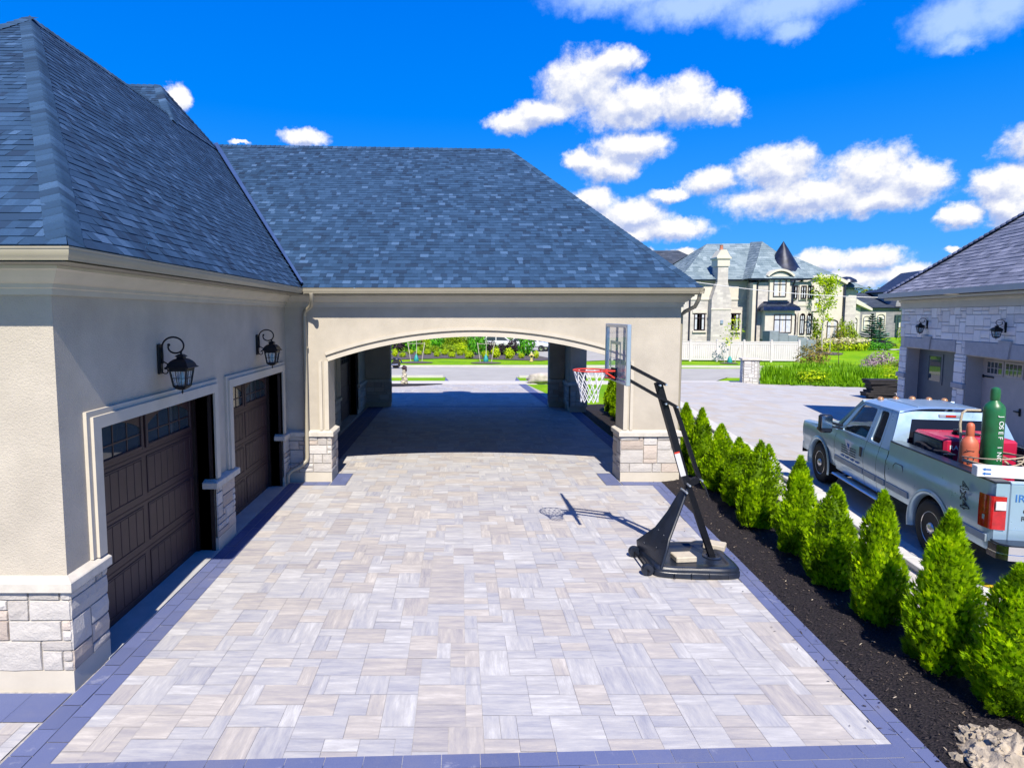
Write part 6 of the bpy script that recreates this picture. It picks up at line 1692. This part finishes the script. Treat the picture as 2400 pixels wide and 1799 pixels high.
# darker houses further off
def simple_house(name, label, x0, x1, y0, y1, eave, ridge, wall, roof, wins, rx=(.35,.65)):
    t = thing(name, label, 'house', ((x0+x1)/2, y0, 0), world=True)
    part('wall', wall, t, lambda m: m.box(x0, x1, y0, y1, -.3, eave))
    m = MB(); o = .5; a, b = x0+(x1-x0)*rx[0], x0+(x1-x0)*rx[1]; ym = (y0+y1)/2
    A, B, C, D = V((x0-o,y0-o,eave)), V((x1+o,y0-o,eave)), V((x1+o,y1+o,eave)), V((x0-o,y1+o,eave)); P, Q = V((a,ym,ridge)), V((b,ym,ridge))
    k = dict(course=.4, tabs=(.5,1.0), lift=.02, flare=.3)
    courses(m, A, B, Q, P, **k); courses(m, D, A, P, P, **k); courses(m, B, C, Q, Q, **k); courses(m, C, D, P, Q, **k); m.build('roof', MT[roof], t)
    part('eave_board', 'dark_copper', t, lambda m: m.box(x0-.45, x1+.45, y0-.45, y0-.02, eave-.15, eave-.01))
    for (u0, u1, z0, z1, ar, cl) in wins:
        m = MB(); m.box(u0-.18,u1+.18,y0-.06,y0-.001,z0-.18,z1+.22); m.build('window_surround', MT['cream'], t)
        window(t, u0, u1, z0, z1, y0-.08, cl, ar, .2, .65)
    return t
simple_house('dark_roofed_house', 'house of which only a dark roof shows between the carport roof and the turreted house', 21, 35, 75, 88, 8.0, 12.4, 'farstone_dark', 'shingle_dark', [(24,25.2,4.5,6,0,2)], (.35,.6))
t = simple_house('pale_stone_house', 'small pale stone house with grey hip roof right of the cream wing', 50.2, 53.4, 80, 92, 5.2, 8.6, 'farstone', 'shingle_far', [(50.6,51.4,1.4,3.6,.3,1),(52.3,53.0,1.4,3.4,.3,1)], (.3,.5))
part('gable', 'cream', t, lambda m: m.prism([(52.4,5.25),(54.6,4.3),(54.6,4.6),(52.4,5.9)], 'y', 79.4, 79.9))
t = simple_house('blue_grey_house', 'blue grey stone house with dark roof and black framed windows beyond the spruces', 58.0, 76.0, 88, 100, 4.9, 7.2, 'farstone_dark', 'shingle_dark', [(59.2,60.2,1.6,3.6,.2,1),(61.2,62.3,1.6,3.9,.3,1),(64.2,66.2,1.9,3.6,0,2),(69.2,72.0,1.5,3.9,0,3)], (.2,.75))
part('upper_bay', 'farstone_dark', t, lambda m: (m.box(66.6,73.0,87.2,95,-.3,7.6), m.prism([(63.5,5.0),(66.5,5.0),(66.5,7.2),(63.9,7.2)], 'y', 87.5, 94)))
part('upper_bay_roof', 'dark_copper', t, lambda m: (m.prism([(66.0,7.4),(76,7.4),(73,10.8),(70.2,10.4)], 'y', 86.8, 96), m.prism([(63.2,7.2),(66.6,7.2),(66.2,7.6),(63.8,7.6)], 'y', 87.2, 94)))
window(t, 67.6, 70.0, 4.9, 7.1, 87.15, 3, .5, .2, .6); window(t, 64.2, 65.9, 5.4, 6.7, 87.45, 2, 0, .2, .6); window(t, 67.4, 70.2, 1.4, 3.9, 87.15, 4, 0, .1, .65)
part('porch', 'cream', t, lambda m: (m.box(64.0,64.5,86.5,87.0,-.2,4.4), m.box(66.1,66.55,86.5,87.0,-.2,4.4), m.box(63.8,66.56,86.4,87.1,4.4,4.8)))
t = simple_house('cream_house', 'cream house whose base shows over the shrubs at the top of the arch', -10, 8, 92, 104, 6.0, 10, 'cream', 'shingle_far', [(-3.2,-2.2,1.0,2.6,0,1),(.6,2.2,1.0,2.8,0,2)])
tag(struct('x', (lambda m: (m.box(9.5,20,84,84.6,-.1,.62), m)[1])(MB()), MT['dark_copper']), 'low dark band across the far end of the side road', 'low wall');  # low box drawn for a dark band of unknown kind
o = bpy.data.objects['x']; o.name = 'dark_band'; del o['kind']
# forest on the skyline
m = MB(); rr = random.Random(21)
for k in range(60):
    x = 90+rr.random()*75; y = 165+rr.random()*45; h_ = rr.uniform(9.5,12.5)+(x-90)*.012; r = rr.uniform(2.2,4.2); tn0 = rr.uniform(-.25,.25)
    for j in range(330):
        d = V((rr.gauss(0,1), rr.gauss(0,1), rr.gauss(0,1))).normalized()*(.65+.35*rr.random())
        c = V((x+d.x*r, y+d.y*r, h_*.62+d.z*h_*.42)); s = rr.uniform(.28,.6)
        n_ = (d+V((rr.uniform(-.6,.6), rr.uniform(-.6,.6), rr.uniform(0,.7)))).normalized(); u = n_.orthogonal().normalized(); w = n_.cross(u)
        m.add([c-u*s, c-w*s, c+u*s, c+w*s], [(0,1,2,3)], (min(1, max(0, .5+tn0+rr.uniform(-.3,.3))), 0, 0))
struct('far_wood', m, MT['forest'], None, 'stuff')
# ------------------------------------------------------------ white fence
fa, fb = V((12.5,48.95,0)), V((26.62,46.85,0)); fn_ = thing('white_fence', 'white vinyl board fence with square posts along the lawn of the turreted house', 'fence', tuple((fa+fb)/2), world=True)
nb = 7; posts = [fa.lerp(fb, k/nb) for k in range(nb+1)]
du = (fb-fa).normalized(); nv_ = V((-du.y, du.x, 0))
def fmat(p): return Matrix(((du.x,nv_.x,0,p.x),(du.y,nv_.y,0,p.y),(0,0,1,0),(0,0,0,1)))
for p in posts:
    m = MB(); m.T = fmat(p); m.rbox(-.075,.075,-.075,.075,-.1,1.66,.01); m.prism([(-.09,1.66),(.09,1.66),(0,1.76)], 'y', -.09, .09); m.build('post', MT['white_vinyl'], fn_)
L_ = (posts[1]-posts[0]).length
for p in posts[:-1]:
    m = MB(); m.T = fmat(p)
    m.box(.075,L_-.075,-.03,.03,.08,.20); m.box(.075,L_-.075,-.03,.03,1.34,1.40); m.box(.075,L_-.075,-.035,.035,1.52,1.60); m.box(.075,L_-.075,-.01,.01,1.40,1.52)
    x = .08
    while x < L_-.1:
        m.rbox(x, min(x+.145, L_-.08), -.014, .014, .20, 1.34, .006); x += .16
    m.build('panel', MT['white_vinyl'], fn_)
stp = thing('garden_stairs', 'grey blue stepped retaining blocks rising behind the white fence', 'steps', (27,50.2,0), world=True)
for k in range(5):
    m = MB(); m.rbox(25.7+.78*k,25.7+.78*(k+1)-.01,49.6,50.8,-.1,2.36-.19*k,.02); m.build('block', MT['block_blue'], stp)
# gate pillar
gp = thing('gate_pillar', 'square pale stone pillar with flat cap at the mouth of the neighbour drive', 'pillar', (15.36,31.55,.02), rad(-14))
m = MB()
for (o_, u_, n_) in (((-.36,-.36,0),(1,0,0),(0,-1,0)), ((-.36,.36,0),(0,-1,0),(-1,0,0)), ((.36,-.36,0),(0,1,0),(1,0,0)), ((.36,.36,0),(-1,0,0),(0,1,0))): stone_panel(m, o_, u_, n_, .72, 1.26, .07, .04, None, 0, rn)
m.mi = 1; m.box(-.36,.36,-.36,.36,-.1,1.26); m.build('shaft', [MT['stone_pale'], MT['mortar']], gp)
m = MB(); m.rbox(-.47,.47,-.47,.47,1.262,1.36,.015); m.build('cap', MT['ledge'], gp)
# wire
m = MB(); wa, wb = V((9.2,30,5.66)), V((23.4,30,4.47)); m.tube([wa.lerp(wb, k/24)-V((0,0,.32*math.sin(k/24*math.pi))) for k in range(25)], .017, 5)
tag(m.build('overhead_wire', MT['white_paint']), 'thin pale wire strung across in front of the far houses', 'wire')
# ------------------------------------------------------------ trees of the far lawn
def tree(name, label, x, y, h, r, mat, trunkmat, n, size, seed, clear, lean=0, group=None, rz=1.0, droop=False):
    t = thing(name, label, 'tree', (x, y, rise(x, y)), 0, group)
    m = MB(); rr = random.Random(seed)
    sp = [V((lean*f*f*h*.3+.04*math.sin(f*5+seed), .03*math.cos(f*4), f*h*.97)) for f in (0,.15,.3,.45,.6,.75,.9,1.0)]
    m.tube(sp, [.055*h/5*(1-.85*f) for f in (0,.15,.3,.45,.6,.75,.9,1.0)], 7)
    tips = []
    for k in range(18):
        f = clear+(1-clear)*rr.random(); p = sp[0].lerp(sp[-1], f); i = min(int(f*7), 6); p = sp[i].lerp(sp[i+1], f*7-i)
        a = rr.random()*6.28; l = r*(1.05-.6*abs(f-.5*(1+clear))/(.5))*rr.uniform(.6,1.1)
        q = p+V((math.cos(a)*l, math.sin(a)*l, l*rr.uniform(.5,1.2))); m.tube([p, p.lerp(q,.5)+V((0,0,.05*l)), q], [.016*h/5,.010*h/5,.004], 5); tips.append((p, q))
    m.build('trunk', MT[trunkmat], t, 60)
    m = MB()
    for k in range(n):
        p, q = tips[rr.randrange(len(tips))]; f = rr.random()**.6
        c = p.lerp(q, f)+V((rr.gauss(0,1), rr.gauss(0,1), rr.gauss(0,1)))*r*.22
        n_ = V((rr.uniform(-1,1), rr.uniform(-1,1), rr.uniform(-.2,1))).normalized(); u = n_.orthogonal().normalized(); a = rr.random()*6; w = n_.cross(u); u, w = u*math.cos(a)+w*math.sin(a), w*math.cos(a)-u*math.sin(a); s = size*rr.uniform(.6,1.3)
        m.add([c-u*s, c-w*s*.6, c+u*s, c+w*s*.6], [(0,1,2,3)], (min(1, max(0, .5+.8*mnoise.noise(c*1.3)+rr.uniform(-.25,.25))), 0, 0))
    m.build('crown', MT[mat], t)
    return t
t = tree('young_maple', 'slender young tree with white trunk and yellow green leaves on the far lawn', 31.3, 51.6, 6.4, .95, 'leaf_yellow', 'pale_bark', 1500, .10, 3, .36)
for s in (-.7,.5):
    m = MB(); m.tube([(s,-.3,0),(s,-.3,1.5)], .03, 5); m.build('stake', MT['black_metal' if s < 0 else 'stake'], t)
t = tree('sapling', 'sparse leaning sapling with teal water bag and two stakes before the white fence', 20.6, 45.5, 3.3, .75, 'leaf_lime', 'pale_bark', 150, .09, 9, .45, .35)
m = MB(); m.lathe([(.16,.02),(.20,.1),(.15,.35),(.05,.55)], (0,0,0), 10); m.build('water_bag', MT['teal_bag'], t, 60)
for s in (-1,1):
    m = MB(); m.tube([(s*.38,0,0),(s*.68,0,1.25)], .022, 5); m.build('stake', MT['stake'], t)
tree('thin_sapling', 'thin brownish sapling standing among the faded flower bushes', 28.2, 44.4, 2.5, .75, 'leaf_rust', 'trunk', 260, .06, 14, .35)
def spruce(x, y, h, r, seed, lab):
    t = thing('blue_spruce', lab, 'tree', (x, y, .5), 0, 'blue spruces before the blue grey house')
    m = MB(); m.tube([(0,0,-.1),(0,0,h*.98)], [.09,.01], 7); m.build('trunk', MT['trunk'], t)
    m = MB(); rr = random.Random(seed)
    for lv in range(15):
        f = lv/14; z = .1+f*h*.93; rl = r*(1-f)**.9+.05
        for b in range(int(13-7*f)):
            a = rr.random()*6.28; l = rl*rr.uniform(.75,1.1)
            for j in range(16):
                g = (j+1)/16; wdt = .16*(1-g)+.03
                c = V((math.cos(a)*l*g, math.sin(a)*l*g, z+.10*h/4*g*g-.06*l*math.sin(g*3.1)))
                off = V((-math.sin(a), math.cos(a), 0))*rr.uniform(-1,1)*wdt*2.2*l*.5+V((0,0,rr.uniform(-.03,.04)))
                s = rr.uniform(.12,.22); dd = V((math.cos(a+rr.uniform(-.8,.8)), math.sin(a+rr.uniform(-.8,.8)), rr.uniform(-.1,.4))); w = dd.cross(V((rr.uniform(-.4,.4), rr.uniform(-.4,.4), 1))).normalized()
                m.add([c+off-dd*s, c+off-w*s*.5, c+off+dd*s, c+off+w*s*.5], [(0,1,2,3)], (min(1, .25+.55*g+rr.uniform(-.2,.2)), 0, 0))
    m.build('crown', MT['leaf_spruce'], t)
spruce(41.3, 60, 3.35, 1.5, 1, 'blue spruce, taller of the pair on the far lawn'); spruce(42.8, 61, 2.95, 1.3, 2, 'blue spruce, shorter one at the right of the pair on the far lawn')
for i, (x, y, r, h_, lab) in enumerate(((32.0,54.5,.95,2.9,'broad rounded yew in front of the cream wing behind the young maple'), (34.9,54.6,.50,2.75,'left clipped columnar yew right of the cream wing'), (35.75,54.8,.48,2.65,'right clipped columnar yew right of the cream wing'), (36.4,55,.45,1.7,'low yew bush beside the columnar yews'))):
    shrub('yew', lab, x, y, r, h_, 'leaf_olive', i, 900, .11, 'yews by the cream wing', .45)
hy = random.Random(2)
for k in range(9):
    x = 30.7+k*.72; y = 53.2+hy.uniform(-.25,.25)+k*.10; r = .62
    t = shrub('hydrangea', ('leftmost' if k == 0 else 'rightmost' if k == 8 else nth[k])+(' hydrangea' if k in (0,8) else ' hydrangea from the left')+' in the row with cream blooms below the cream wing', x, y, r, 1.15, 'leaf_lime', k, 420, .13, 'hydrangeas with cream blooms', .40)
    c = link('bloom', crown_mesh('flower_white', 5+k % 2, 260, .2), t); c.scale = (.60,.60,.36); c.location = (0,0,.36)
for k, (x, y, r, h_, lab) in enumerate(((37.2,54.0,.5,.85,'round green boxwood, left of three at the end of the hydrangeas'), (38.0,54.2,.5,.8,'round green boxwood, middle of three at the end of the hydrangeas'), (38.8,54.3,.5,.75,'round green boxwood, right of three at the end of the hydrangeas'))): shrub('boxwood', lab, x, y, r, h_, 'leaf_green', k, 420, .13, 'boxwoods at the end of the hydrangeas', .45)
shrub('purple_bush', 'low dark purple bush right of the white fence end', 28.6, 50.5, .8, .8, 'leaf_purple', 1, 420, .13, None, .2); shrub('purple_bush', 'dark purple bush at the foot of the blue spruces', 40.6, 57.5, 1.2, .75, 'leaf_purple', 2, 500, .12, None, .5)
shrub('golden_groundcover', 'low golden shrub strip under the right blue spruce', 43.5, 58, 1.3, .5, 'leaf_yellow', 1, 400, .12, None, .5)
shrub('green_bush', 'green bush beside the stone garage, below the blue grey house', 46.0, 61, 1.2, 2.3, 'leaf_lime', 2, 800, .1, None, .5); shrub('green_bush', 'dark green bush close to the wall of the stone garage', 40.6, 53.5, .7, 1.6, 'leaf_green', 1, 600, .12, None, .45); shrub('green_bush', 'bright hydrangea like bush at the right end of the far lawn', 38.3, 51, .6, 1.0, 'leaf_lime', 0, 500, .12, None, .4)
sg = thing('lawn_stake', 'small white stake with cross bar in front of the stone garage corner', 'stake', (31.9,43.2,0))
m = MB(); m.box(-.04,.04,-.03,.03,-.1,1.35); m.build('upright', MT['white_paint'], sg)
m = MB(); m.box(-.04,1.2,-.025,.025,1.30,1.36); m.build('cross_bar', MT['white_paint'], sg)
# wild planting at the corner of the neighbour drive
m = MB(); rr = random.Random(12)
def wild_edge(x): return 30.9-(x-15.4)*.42 if x < 20.5 else 28.7-(x-20.5)*.06
for k in range(22000):
    x = 15.6+rr.random()*10.5; y0 = wild_edge(x)+.15; y = y0+rr.random()**1.2*6.2
    if x < 15.7+max(0, y-31.0)*.55: continue
    hh = (.22+.62*min(1, (y-y0)/1.5)+.32*mnoise.noise(V((x*.7, y*.7, 0))))*rr.uniform(.5,1.15)
    a = rr.random()*6.28; ln = rr.uniform(.1,.45)*hh; w = rr.uniform(.014,.034)
    b = V((x, y, -.03)); tpt = b+V((math.cos(a)*ln, math.sin(a)*ln, hh)); md = b.lerp(tpt, .55)+V((0,0,hh*.12)); sd = V((-math.sin(a), math.cos(a), 0))*w
    tn = min(1, max(0, .48+.55*mnoise.noise(V((x*.55, y*.55, 3)))+rr.uniform(-.25,.25)))
    m.add([b-sd, b+sd, md+sd, md-sd, tpt], [(0,1,2,3),(3,2,4)], (tn, 0, 0))
struct('wild_grass', m, MT['grass_blade'], None, 'stuff')
for k, (x, y, r, h_, mt, lab) in enumerate(((24.0,40.6,1.1,1.75,'leaf_rust','big brown and green bush right of the white fence end'), (24.8,35.8,.75,1.15,'leaf_lilac','faded lilac flower bush, left one, behind the wild grass'), (25.7,36.3,.85,1.45,'leaf_lilac','faded lilac flower bush, taller one, behind the wild grass'),
     (24.6,33.2,1.1,1.1,'leaf_rust','rusty green bush behind the wild grass, middle one'), (26.6,34.4,1.2,1.35,'leaf_rust','rusty green bush near the stone garage'), (22.8,31.9,.9,.95,'leaf_lime','leafy lime plant standing in the wild grass'), (21.9,30.2,.8,.8,'leaf_lime','low leafy lime plant at the front of the wild grass'), (23.6,30.0,.9,.9,'leaf_olive','olive leafy plant by the black planks'), (18.3,30.9,.8,.8,'leaf_lime','leafy lime plant near the gate pillar'))):
    shrub('wild_bush', lab, x, y, r, h_, mt, k, 900, .085)
